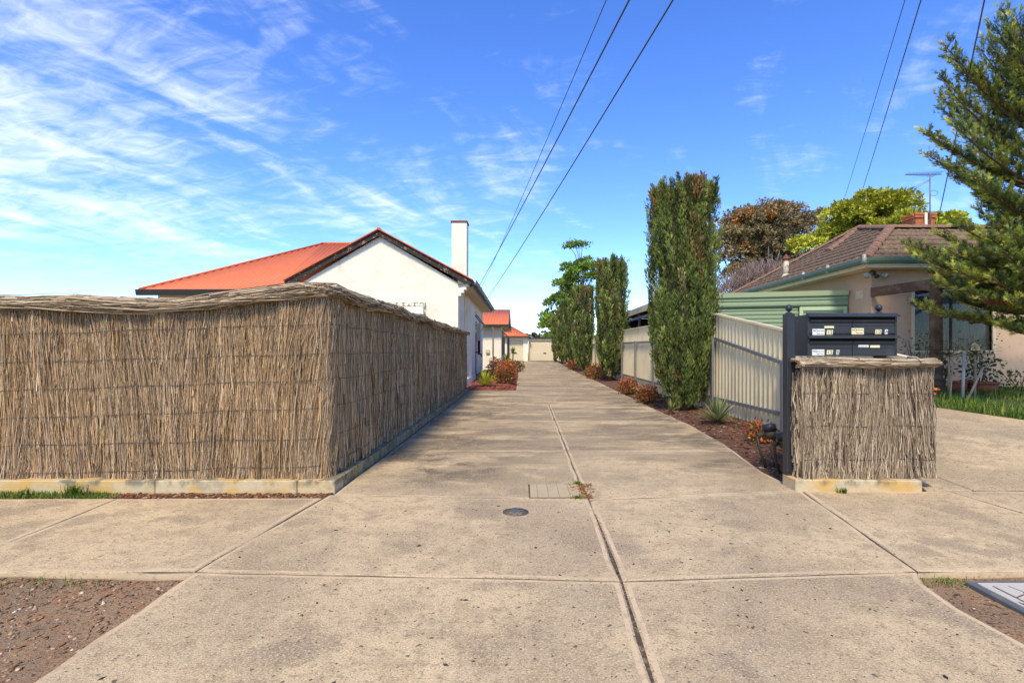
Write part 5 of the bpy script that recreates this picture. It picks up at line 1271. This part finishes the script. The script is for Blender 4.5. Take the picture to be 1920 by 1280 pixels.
    V, F, C = scatter(SPR_V, SPR_F, P, frames(d), (size * rng.uniform(0.65, 1.35, n))[:, None], C)
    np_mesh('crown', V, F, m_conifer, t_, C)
    return t_
cypress(3.35, 10.95, 0.73, 4.54, 780, 58, 0.070, 'tallest looking columnar cypress, nearest the camera', 0.12)
cypress(3.42, 20.6, 0.68, 4.74, 440, 38, 0.095, 'second columnar cypress from the camera, before the steel fence', 0.06)
cypress(3.42, 29.3, 0.70, 4.78, 300, 26, 0.13, 'third columnar cypress from the camera, wide with a brown patch', 0.10)
cypress(3.30, 36.5, 0.46, 4.62, 170, 18, 0.16, 'fourth columnar cypress from the camera, slim and partly hidden', 0.12)
cypress(3.28, 43.5, 0.44, 4.62, 150, 18, 0.16, 'fifth columnar cypress from the camera, slim and dark', 0.02)
cypress(3.10, 48.5, 0.42, 4.30, 150, 18, 0.16, 'farthest and shortest columnar cypress, next to the wide garage door', 0.02)

# ---- spreading conifer at the right
CON_C = [(0.22, 0.27, 0.062), (0.33, 0.36, 0.075), (0.12, 0.17, 0.055), (0.46, 0.44, 0.10), (0.07, 0.11, 0.042)]
TX, TY = 9.30, 9.5
def trunk_at(z): return Vector((float(np.interp(z, [0.2, 2.0, 4.0, 5.5, 6.8], [9.42, 9.40, 9.36, 9.33, 9.30])), TY, z))
pt = empty('conifer', (TX, TY, nz_(TY)), 'large spreading conifer with golden green sprays at the right edge', 'tree')
b = MB(); b.tube([trunk_at(z) for z in (0.15, 1.5, 2.8, 4.0, 5.2, 6.5)], [0.17, 0.14, 0.11, 0.08, 0.05, 0.015], 9); b.build('trunk', m_bark, pt)
br = []
def br_tip(px, py, Y, z0): br.append((trunk_at(z0), at(px, py, Y)))
for px, py, Y, z0 in [(1772, 86, 9.0, 5.05), (1790, 112, 8.7, 4.95), (1766, 146, 9.2, 4.65), (1785, 175, 8.8, 4.5), (1762, 180, 9.6, 4.45), (1768, 205, 8.9, 4.3), (1738, 250, 9.2, 4.1), (1790, 235, 8.6, 4.1), (1752, 262, 9.7, 4.0), (1742, 292, 9.3, 3.75), (1790, 310, 8.9, 3.7), (1800, 335, 9.3, 3.45), (1822, 330, 8.5, 3.5), (1855, 345, 8.7, 3.4), (1838, 370, 9.5, 3.2), (1838, 395, 9.2, 2.95), (1870, 410, 8.6, 2.9),
                       (1880, 18, 9.3, 5.8), (1865, 45, 9.0, 5.6), (1850, 70, 9.6, 5.4), (1840, 95, 9.2, 5.3), (1835, 130, 8.7, 5.0), (1905, 30, 9.1, 5.8), (1895, 60, 8.8, 5.5), (1915, 100, 8.8, 5.3),
                       (1800, 425, 9.0, 2.9), (1760, 440, 9.5, 2.7), (1706, 458, 8.9, 2.45), (1716, 476, 9.2, 2.4), (1735, 485, 8.6, 2.4), (1745, 512, 9.3, 2.2), (1760, 530, 8.7, 2.1), (1780, 470, 8.5, 2.6), (1790, 505, 8.4, 2.4), (1830, 470, 8.4, 2.7), (1850, 440, 8.3, 2.8), (1880, 470, 8.2, 2.6), (1812, 545, 8.6, 2.0), (1714, 571, 8.7, 1.75), (1800, 590, 8.8, 1.75), (1860, 520, 8.2, 2.2), (1900, 560, 8.3, 2.0), (1880, 610, 8.5, 1.6), (1850, 565, 8.5, 1.95), (1790, 560, 9.2, 1.9), (1900, 440, 8.3, 2.8), (1915, 500, 8.2, 2.4)]:
    br_tip(px, py, Y, z0)
for k in range(12):                                       # the rest of the whorls, all round
    z0 = rng.uniform(1.7, 6.0); a = rng.uniform(-1.9, 1.9); ln = np.interp(z0, [1.6, 2.6, 3.2, 4.2, 5.2, 6.2], [1.6, 1.75, 1.2, 1.4, 0.95, 0.35]) * rng.uniform(0.7, 1.0)
    q = trunk_at(z0); br.append((q, q + Vector((ln * math.cos(a), ln * math.sin(a) * 0.8, ln * rng.uniform(0.25, 0.6)))))
PP, DD, CC, SS = [], [], [], []; limb = MB(); tw = MB()
for A, B in br:
    L = (B - A).length; mid = A.lerp(B, 0.5) - Vector((0, 0, 0.10 * L)); pts = []
    for i in range(9):
        t = i / 8; pts.append(A * (1 - t) ** 2 + mid * 2 * t * (1 - t) + B * t * t)
    limb.tube(pts, [0.030 * (1 - 0.85 * i / 8) * min(1.4, L) for i in range(9)], 5)
    nb = int(13 + 17 * L); k_br = rng.uniform(0.75, 1.2)
    for j in range(nb):
        t = 0.20 + 0.80 * (j + rng.random()) / nb; p = A * (1 - t) ** 2 + mid * 2 * t * (1 - t) + B * t * t
        d = ((mid - A) * (1 - t) + (B - mid) * t).normalized()
        side = d.cross(Vector((0, 0, 1))).normalized() * (1 if j % 2 else -1)
        bl_ = min(L, 1.6) * 0.28 * (1.05 - 0.75 * t) * rng.uniform(0.6, 1.2) + 0.05
        dv = (d * rng.uniform(0.6, 1.0) + side * rng.uniform(0.15, 0.7) + Vector((0, 0, rng.uniform(0.0, 0.42)))).normalized()
        m_ = max(4, int(bl_ / 0.020))
        q = np.array(p[:]) + np.array(dv[:]) * (np.arange(m_) + rng.random(m_))[:, None] / m_ * bl_
        PP.append(q + rng.normal(0, 0.012, (m_, 3))); dn = np.array(dv[:]) + rng.normal(0, 0.20, (m_, 3)) + np.array([0, 0, 0.22]); DD.append(dn)
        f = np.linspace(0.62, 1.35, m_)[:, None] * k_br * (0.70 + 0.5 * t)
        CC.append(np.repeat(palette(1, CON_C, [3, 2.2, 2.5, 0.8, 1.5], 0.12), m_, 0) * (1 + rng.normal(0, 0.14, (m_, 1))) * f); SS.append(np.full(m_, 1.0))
P = np.concatenate(PP); D = np.concatenate(DD); C = np.concatenate(CC); n = len(P)
m_ = np.linalg.norm((P - np.array(at(1850, 570, 8.5)[:])) / np.array([0.42, 0.5, 0.055]), axis=1) < 1; C[m_] = palette(int(m_.sum()), [(0.20, 0.10, 0.05), (0.15, 0.075, 0.04)], None)
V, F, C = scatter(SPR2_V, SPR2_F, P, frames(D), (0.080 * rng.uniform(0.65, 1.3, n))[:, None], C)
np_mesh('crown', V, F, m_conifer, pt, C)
limb.build('branches', m_bark, pt)

# ---- broadleaf trees
def clump_tree(name, base, crown, label, cols, w, leaf, per, nclump, trunk_r, barkm, clump_r=(0.5, 0.9), up=0.5, lit=0.25, lean=(0, 0), squash=0.8, shape=None, group=None, droop=0.0, accent=None):
    """crown: list of (x,y,z,rx,ry,rz) volumes the leaf clumps fill"""
    t_ = empty(name, base, label, 'tree', group)
    cl = []
    tot = sum(c[3] * c[4] * c[5] for c in crown)
    for c in crown:
        k = max(2, int(nclump * c[3] * c[4] * c[5] / tot))
        for _ in range(k):
            v = rand_dir(1)[0] * (rng.random() ** 0.28); cl.append((c[0] + v[0] * c[3], c[1] + v[1] * c[4], c[2] + v[2] * c[5], rng.uniform(*clump_r), v[2]))
    top = max(c[2] for c in crown); b = MB()
    bx = Vector(base); cen = Vector((np.mean([c[0] for c in crown]), np.mean([c[1] for c in crown]), np.mean([c[2] for c in crown])))
    fork = bx.lerp(cen, 0.55); b.tube([bx - Vector((0, 0, 0.1)), bx.lerp(fork, 0.5) + Vector((0.1, 0, 0)), fork], [trunk_r, trunk_r * 0.8, trunk_r * 0.6], 8)
    for i in range(0, len(cl), max(1, len(cl) // 26)):
        c = cl[i]; q = Vector(c[:3]); mdl = fork.lerp(q, 0.5) + Vector((0, 0, 0.15 * (q - fork).length)); b.tube([fork, mdl, q], [trunk_r * 0.4, trunk_r * 0.22, trunk_r * 0.08], 5)
    b.build('trunk', barkm, t_)
    P, D, C = [], [], []
    for (cx, cy, cz, r_, vz) in cl:
        v = rand_dir(per); v[:, 2] = np.where(v[:, 2] < -0.35, -v[:, 2], v[:, 2])
        rr = r_ * rng.uniform(0.55, 1.05, (per, 1)); p = np.array([[cx, cy, cz]]) + v * rr * np.array([[1, 1, squash]])
        P.append(p); D.append(v * 0.8 + rng.normal(0, 0.5, (per, 3)) + np.array([[0, 0, up - droop]]))
        f = rng.uniform(0.72, 1.22); cc = palette(per, cols, w, 0.16) * f
        if accent is not None and vz > 0.3 and rng.random() < 0.35: cc = np.where((rng.random(per) < 0.7)[:, None], palette(per, accent, None, 0.16), cc)
        C.append(cc)
    P = np.concatenate(P); D = np.concatenate(D); C = np.concatenate(C); n = len(P)
    V, F, C = scatter(LEAF_V, LEAF_F, P, frames(D), (leaf * rng.uniform(0.6, 1.3, n))[:, None], C)
    np_mesh('crown', V, F, m_leaf, t_, C)
    return t_
# yellow-green tree behind the tiled house
Yt = 22.0
def vol(px, py, rx, rz, Y, ry=None):
    p = at(px, py, Y); return (p.x, p.y, p.z, rx * Y / 1000, (ry or rx) * Y / 1000, rz * Y / 1000)
clump_tree('shade_tree', (15.0, Yt, 0), [vol(1665, 430, 120, 52, Yt, 90), vol(1640, 400, 70, 26, Yt, 60), vol(1560, 460, 70, 30, Yt, 60), vol(1740, 440, 65, 40, Yt, 60), vol(1700, 480, 120, 60, Yt, 80)], 'dense yellow-green tree rising behind the tiled roof', [(0.36, 0.39, 0.035), (0.48, 0.48, 0.045), (0.22, 0.28, 0.03), (0.58, 0.55, 0.07)], [3, 3, 2, 1], 0.15, 420, 150, 0.25, m_bark, (0.35, 0.62), squash=0.7, droop=0.4)
Ye = 33.0
clump_tree('gum_tree', (15.2, Ye, 0), [vol(1430, 440, 62, 50, Ye, 50), vol(1400, 430, 45, 38, Ye, 40), vol(1470, 430, 50, 40, Ye, 40), vol(1515, 425, 28, 24, Ye, 25), vol(1385, 490, 36, 26, Ye, 30), vol(1460, 480, 60, 24, Ye, 30), vol(1435, 400, 48, 18, Ye, 30), vol(1375, 450, 34, 30, Ye, 30), vol(1420, 515, 70, 14, Ye, 30), vol(1535, 410, 18, 12, Ye, 16)], 'tall gum tree with rusty brown crown left of the yellow-green tree', [(0.29, 0.25, 0.135), (0.23, 0.21, 0.115), (0.34, 0.26, 0.14), (0.15, 0.145, 0.085), (0.42, 0.24, 0.08)], [3, 3, 2, 1.5, 1.0], 0.18, 190, 200, 0.28, m_palebark, (0.35, 0.75), squash=0.75, droop=0.7, accent=[(0.55, 0.26, 0.06), (0.46, 0.21, 0.06)])
bt = empty('bare_shrub', (12.5, 27.0, 0), 'purplish leafless shrub in front of the gum tree', 'shrub')
n = 4200
p0 = np.stack([rng.normal(12.0, 0.9, n), rng.normal(27, 0.5, n), rng.uniform(3.4, 5.3, n)], 1)
p0[:, 2] = np.minimum(p0[:, 2], 5.6 - np.abs(p0[:, 0] - 12.6) * 0.55)
d = norm(rng.normal(0, 0.55, (n, 3)) + np.array([[0, 0, 1.0]])); ln = rng.uniform(0.3, 0.9, (n, 1))
V, F, C = sticks(np.stack([p0, p0 + d * ln * 0.5 + rng.normal(0, 0.04, (n, 3)), p0 + d * ln], 1), np.full(n, 0.013), palette(n, [(0.30, 0.225, 0.21), (0.20, 0.15, 0.14), (0.38, 0.30, 0.27)], None))
np_mesh('twigs', V, F, m_bit, bt, C)
b = MB()
for k in range(12):
    a = k * 0.52; b.tube([(12.6, 27, -0.1), (12.6 + 0.5 * math.cos(a), 27 + 0.3 * math.sin(a), 1.6), (12.6 + 1.2 * math.cos(a), 27 + 0.6 * math.sin(a), 3.6)], [0.06, 0.04, 0.015], 5)
b.build('stems', m_bark, bt)
Yg = 60.0
LOC = [(0.14, 0.26, 0.032), (0.20, 0.33, 0.04), (0.09, 0.17, 0.03), (0.30, 0.40, 0.055)]
clump_tree('locust_tree', (7.0, Yg, 0), [vol(1085, 510, 36, 22, Yg), vol(1062, 525, 24, 16, Yg), vol(1105, 500, 22, 14, Yg), vol(1070, 548, 26, 22, Yg)], 'airy bright green tree with a bare forked top behind the cypress row', LOC, [3, 3, 2, 1.4], 0.34, 110, 46, 0.22, m_bark, (0.5, 1.0), squash=0.55)
tp = empty('treetop_sprig', (0, 0, 0)); tp.parent = bpy.data.objects['locust_tree']; tp.location = -Vector((7.0, Yg, 0)); 
b = MB(); q = at(1086, 490, Yg)
for px, py in ((1068, 462), (1078, 458), (1092, 458), (1085, 466)): b.tube([q - Vector((0, 0, 1)), q.lerp(at(px, py, Yg), 0.5) + Vector((0.1, 0, -0.1)), at(px, py, Yg)], [0.06, 0.04, 0.02], 5)
b.build('top_stems', m_bark, tp)
k = 420; P = np.concatenate([np.array(at(px, py, Yg)[:]) + rng.normal(size=(k // 3, 3)) * np.array([0.42, 0.4, 0.16]) for px, py in ((1066, 460), (1078, 457), (1092, 457))])
V, F, C = scatter(LEAF_V, LEAF_F, P, frames(rand_dir(len(P))), np.full((len(P), 1), 0.32), palette(len(P), LOC, [3, 2, 3, 0.5]))
np_mesh('top_leaves', V, F, m_leaf, tp, C)
Yh = 64.0
clump_tree('broad_tree', (5.6, Yh, 0), [vol(1052, 580, 26, 32, Yh), vol(1040, 610, 26, 28, Yh), vol(1060, 555, 20, 20, Yh), vol(1034, 632, 18, 14, Yh)], 'lower light green tree beside the farthest cypress', [(0.19, 0.30, 0.04), (0.28, 0.38, 0.045), (0.11, 0.19, 0.04), (0.38, 0.44, 0.06)], [3, 3, 2, 1.6], 0.36, 110, 46, 0.2, m_bark, (0.5, 0.95))
clump_tree('distant_tree', (3.5, 90, 0), [(3.2, 90, 3.6, 2.2, 1.5, 1.1), (0.8, 92, 3.3, 1.8, 1.5, 0.9)], 'dark treetop peeping over the flat garage roof', [(0.05, 0.075, 0.03), (0.08, 0.10, 0.035)], None, 0.45, 70, 16, 0.2, m_bark, (0.5, 0.9))

# ---- heavenly bamboo shrubs
def nandina(x, y, r_, h, n, label, warm=0.8, leaf=0.05, group='red leaved shrubs in the beds', z=None):
    z = gz(y) if z is None else z
    t_ = empty('red_shrub', (x, y, z), label, 'shrub', group)
    b = MB()
    for k in range(9):
        a = k * 2.4; rr = r_ * 0.55 * rng.random(); b.tube([(x + 0.03 * math.cos(a), y + 0.03 * math.sin(a), z - 0.03), (x + rr * math.cos(a), y + rr * math.sin(a), z + h * 0.75)], [0.008, 0.004], 4)
    b.build('stems', m_bark, t_)
    v = rand_dir(n); rr = rng.random((n, 1)) ** 0.35
    lump = 1 + 0.22 * np.sin(5 * v[:, :1] + 3 * v[:, 1:2] + x) * np.cos(4 * v[:, 2:3])
    P = np.array([[x, y, z + h * 0.48]]) + v * rr * lump * np.array([[r_, r_, h * 0.54]]); P[:, 2] = np.maximum(P[:, 2], z + 0.03)
    hi = np.clip((P[:, 2] - z) / h + rng.normal(0, 0.2, n), 0, 1)
    A = palette(n, [(0.42, 0.065, 0.04), (0.58, 0.19, 0.04), (0.62, 0.30, 0.07), (0.30, 0.05, 0.04)], [3, 3, 2, 2], 0.2); G = palette(n, [(0.11, 0.13, 0.03), (0.16, 0.12, 0.04), (0.07, 0.08, 0.025)], None, 0.2)
    C = np.where((rng.random(n) < warm * (0.35 + 0.65 * hi))[:, None], A, G)
    V, F, C = scatter(LEAF_V, LEAF_F, P, frames(v + rng.normal(0, 0.6, (n, 3)) + np.array([[0, 0, 0.3]])), (leaf * rng.uniform(0.6, 1.3, n))[:, None], C)
    np_mesh('foliage', V, F, m_leaf, t_, C)
nandina(3.10, 6.95, 0.16, 0.30, 520, 'small red shrub closest to the water meters', leaf=0.05)
nandina(2.96, 12.6, 0.27, 0.40, 1300, 'round dark red shrub left of the nearest cypress foot', 0.85)
nandina(2.98, 15.0, 0.28, 0.45, 1200, 'orange-red shrub, second left of the nearest cypress')
nandina(3.12, 22.5, 0.42, 0.60, 1200, 'bright red shrub just beyond the second cypress', leaf=0.075)
nandina(3.05, 31.5, 0.36, 0.60, 600, 'small orange shrub between the third cypress and the drive', leaf=0.09)
nandina(-0.56, 18.6, 0.42, 0.78, 1900, 'largest orange and red shrub in the red mulch bed', 0.85, 0.065)
nandina(-0.95, 21.0, 0.44, 0.85, 1500, 'rust coloured shrub behind the spiky plant in the red bed', 0.9, 0.07)
nandina(-0.48, 21.6, 0.34, 0.80, 1100, 'orange shrub at the drive edge of the red mulch bed', 0.95, 0.07)
nandina(-0.35, 29.5, 0.55, 0.55, 700, 'low greenish shrub at the far end of the red bed', 0.2, 0.10)

# ---- strappy plants
def straps(x, y, z, n, L, w, cols, label, name='yucca', droop=0.5, elev=(0.2, 1.4), stem=0.0, group=None):
    t_ = empty(name, (x, y, z), label, 'plant', group)
    b = MB(); b.tube([(x, y, z - 0.03), (x, y, z + stem + 0.05)], [0.05 if stem < 0.2 else 0.035, 0.03], 7); b.build('stem', m_bark, t_)
    az = rng.uniform(0, 2 * math.pi, n); el = rng.uniform(*elev, n); ln = L * rng.uniform(0.65, 1.1, n); c0 = np.array([[x, y, z + stem + 0.04]])
    h = np.stack([np.cos(az), np.sin(az), np.zeros(n)], 1); s_ = np.stack([-np.sin(az), np.cos(az), np.zeros(n)], 1); up = np.array([[0, 0, 1.0]])
    rows = []
    for t, wf in ((0, 0.7), (0.35, 1.0), (0.7, 0.75), (1.0, 0.05)):
        c = c0 + h * (np.cos(el) * ln * t)[:, None] + up * (np.sin(el) * ln * t - droop * ln * t * t * np.cos(el))[:, None]
        rows += [c - s_ * w * wf / 2, c + s_ * w * wf / 2]
    V = np.stack(rows, 1); F = np.array([(0, 1, 3, 2), (2, 3, 5, 4), (4, 5, 7, 6)])[None] + (np.arange(n) * 8)[:, None, None]
    V[:, :, 2] = np.maximum(V[:, :, 2], z + 0.01)
    C = np.repeat(palette(n, cols, None, 0.15)[:, None, :], 8, 1)
    np_mesh('leaves', V.reshape(-1, 3), F.reshape(-1, 4), m_leaf, t_, C.reshape(-1, 3))
straps(3.22, 8.75, 0.02, 120, 0.50, 0.026, [(0.12, 0.17, 0.06), (0.20, 0.25, 0.10), (0.34, 0.36, 0.19)], 'variegated yucca with stiff leaves under the nearest cypress', droop=0.15)
straps(2.92, 10.45, 0.0, 45, 0.32, 0.020, [(0.16, 0.19, 0.06), (0.30, 0.28, 0.11)], 'small dry strappy plant at the nearest cypress foot', 'strappy_plant', 0.3)
straps(-1.17, 17.25, gz(17.2) + 0.03, 170, 0.56, 0.030, [(0.42, 0.46, 0.04), (0.56, 0.56, 0.06), (0.28, 0.34, 0.04)], 'yellow-green spiky plant at the front of the red mulch bed', 'spiky_plant', 0.1, (0.35, 1.5))
straps(-0.75, 27.0, gz(27), 90, 0.6, 0.04, [(0.14, 0.22, 0.03), (0.24, 0.30, 0.05)], 'tall cordyline with a bare stem beyond the orange shrubs', 'cordyline', 0.3, (0.2, 1.5), 0.55)
straps(-0.45, 27.8, gz(27), 60, 0.45, 0.035, [(0.14, 0.22, 0.03), (0.24, 0.30, 0.05)], 'slender cordyline on the right of its taller twin', 'cordyline', 0.3, (0.2, 1.5), 0.95)
straps(-0.7, 28.6, gz(28), 90, 0.7, 0.04, [(0.20, 0.26, 0.04), (0.30, 0.33, 0.06)], 'low strappy clump below the cordylines', 'strappy_plant', 0.5)
straps(3.0, 24.8, gz(24), 40, 0.45, 0.03, [(0.25, 0.25, 0.10), (0.16, 0.19, 0.06)], 'pale strappy clump beyond the second cypress', 'strappy_plant', 0.4)

# ---- neighbour's garden: standard roses on stakes, shrubs, pots and flowers
def rose(x, y, h, label, flower=None, leaves=120, spread=0.34):
    z = nz_(y); t_ = empty('rose_bush', (x, y, z), label, 'rose', 'standard roses in the neighbouring garden')
    b = MB(); b.tube([(x, y, z - 0.05), (x + 0.02, y, z + h * 0.5), (x, y, z + h * 0.62)], 0.020, 6); b.build('stem', m_palebark, t_)
    n = 60; p0 = np.repeat(np.array([[x, y, z + h * 0.6]]), n, 0); d = norm(rng.normal(0, 0.7, (n, 3)) + np.array([[0, 0, 0.7]])); l_ = rng.uniform(0.4, 1.0, (n, 1)) * spread * 1.4
    p2 = p0 + d * l_; V, F, C = sticks(np.stack([p0, (p0 + p2) / 2 + rng.normal(0, 0.02, (n, 3)), p2], 1), np.full(n, 0.004), palette(n, [(0.16, 0.12, 0.09), (0.10, 0.10, 0.05)], None))
    np_mesh('twigs', V, F, m_bit, t_, C)
    q = p2[rng.integers(0, n, leaves)] * 1.0 + rng.normal(0, 0.05, (leaves, 3))
    V, F, C = scatter(LEAF_V, LEAF_F, q, frames(rand_dir(leaves)), np.full((leaves, 1), 0.045), palette(leaves, [(0.10, 0.13, 0.04), (0.20, 0.16, 0.05), (0.07, 0.09, 0.03)], None))
    np_mesh('leaves', V, F, m_leaf, t_, C)
    if flower is not None:
        for (fx, fy, fz, s) in flower:
            n = 26; v = norm(rng.normal(size=(n, 3)) + np.array([[0, -0.3, 0.3]]))
            PV = np.array([(0, 0, 0), (0.5, 0.12, 0.55), (0, 0.05, 1.0), (-0.5, 0.12, 0.55)])
            V, F, C = scatter(PV, LEAF_F, np.repeat(np.array([[fx, fy, fz]]), n, 0), frames(v), np.full((n, 1), s), palette(n, [(0.85, 0.78, 0.60), (0.80, 0.70, 0.48)], None, 0.05))
            np_mesh('rose_bloom', V, F, m_flower, t_, C)
f_ = at(1828, 651, 9.6)
rose(8.28, 9.75, 1.42, 'standard rose with a cream bloom in front of the window', [(f_.x, f_.y, f_.z, 0.085), (f_.x + 0.10, f_.y, f_.z - 0.05, 0.04)], 90)
rose(8.0, 10.0, 1.35, 'nearly leafless standard rose among the leaning stakes', None, 40)
for k, (a, c, r_, lb_) in enumerate((((7.80, 9.72, 0.2), (7.86, 9.72, 1.02), 0.013, 'slim pale stake leftmost by the roses'), ((7.95, 9.62, 0.2), (8.02, 9.66, 1.19), 0.026, 'upright grey garden stake, thickest of three'), ((7.98, 9.60, 0.24), (8.36, 9.66, 0.93), 0.02, 'grey stake leaning to the right between the roses'))):
    b = MB(); b.tube([a, c], r_, 7); tag(b.build('garden_stake', m_galv if k == 1 else m_palebark), lb_, 'stake', 'garden stakes by the roses')
def shrub(x, y, rx, h, n, leaf, cols, label, z=None, name='leafy_shrub', open_=0.5):
    z = nz_(y) if z is None else z; t_ = empty(name, (x, y, z), label, 'shrub')
    b = MB()
    for k in range(8):
        a = k * 2.4; b.tube([(x, y, z - 0.03), (x + rx * 0.6 * math.cos(a), y + rx * 0.5 * math.sin(a), z + h * 0.85)], [0.010, 0.004], 4)
    b.build('stems', m_bark, t_)
    v = rand_dir(n); P = np.array([[x, y, z + h * 0.55]]) + v * rng.random((n, 1)) ** open_ * np.array([[rx, rx * 0.7, h * 0.5]])
    V, F, C = scatter(LEAF_V, LEAF_F, P, frames(v + rng.normal(0, 0.6, (n, 3))), (leaf * rng.uniform(0.6, 1.3, n))[:, None], palette(n, cols, None, 0.2))
    np_mesh('foliage', V, F, m_leaf, t_, C)
shrub(8.45, 11.35, 0.42, 1.25, 260, 0.06, [(0.10, 0.13, 0.04), (0.16, 0.15, 0.06), (0.06, 0.08, 0.03)], 'sparse twiggy shrub against the wall left of the window')
shrub(8.45, 10.7, 0.16, 0.75, 120, 0.10, [(0.05, 0.09, 0.03), (0.08, 0.12, 0.04)], 'dark leafy shrub at the foot of the pergola post')
shrub(9.35, 10.9, 0.38, 0.75, 260, 0.09, [(0.05, 0.09, 0.03), (0.08, 0.12, 0.04)], 'dark green shrub in the terracotta planter', nz_(11) + 0.1)
shrub(10.3, 11.0, 0.5, 0.45, 260, 0.07, [(0.06, 0.10, 0.03), (0.10, 0.14, 0.04)], 'low green shrub by the wall right of the roses')
for x0, y0, r_, lb_ in ((9.0, 11.0, 0.16, 'terracotta pot left of the planter by the wall'), (9.42, 10.9, 0.26, 'wide terracotta planter under the window')):
    z = nz_(y0); t_ = empty('plant_pot', (x0, y0, z), lb_, 'pot')
    b = MB(); b.tube([(x0, y0, z), (x0, y0, z + 0.20)], [r_ * 0.8, r_], 16); b.build('body', m_terra, t_)
    b = MB(); b.tube([(x0, y0, z + 0.201), (x0, y0, z + 0.24)], r_ * 1.08, 16); b.build('rim', m_terra, t_)
for k, (px, py) in enumerate(((1756, 731), (1749, 739), (1745, 748))):
    p = at(px, py, 8.95 - 0.1 * k); t_ = empty('poppy', (p.x, p.y, nz_(p.y)), ['orange poppy, highest of three behind the short brush panel', 'orange poppy, middle of three behind the short brush panel', 'yellow-orange poppy, lowest of three behind the short brush panel'][k], 'flower', 'poppies at the lawn edge')
    b = MB(); b.tube([(p.x, p.y, nz_(p.y)), (p.x, p.y, p.z)], 0.004, 5); b.build('stem', m_inner, t_)
    n = 7; a = np.arange(n) * 0.9; v = np.stack([np.cos(a), np.sin(a), np.full(n, 0.5)], 1)
    PV = np.array([(0, 0, 0), (0.45, 0.1, 0.6), (0, 0.1, 1.0), (-0.45, 0.1, 0.6)])
    V, F, C = scatter(PV, LEAF_F, np.repeat(np.array([p[:]]), n, 0), frames(v), np.full((n, 1), 0.06), palette(n, [(0.75, 0.22, 0.01)] if k < 2 else [(0.80, 0.42, 0.02)], None, 0.05)); np_mesh('petals', V, F, m_flower, t_, C)
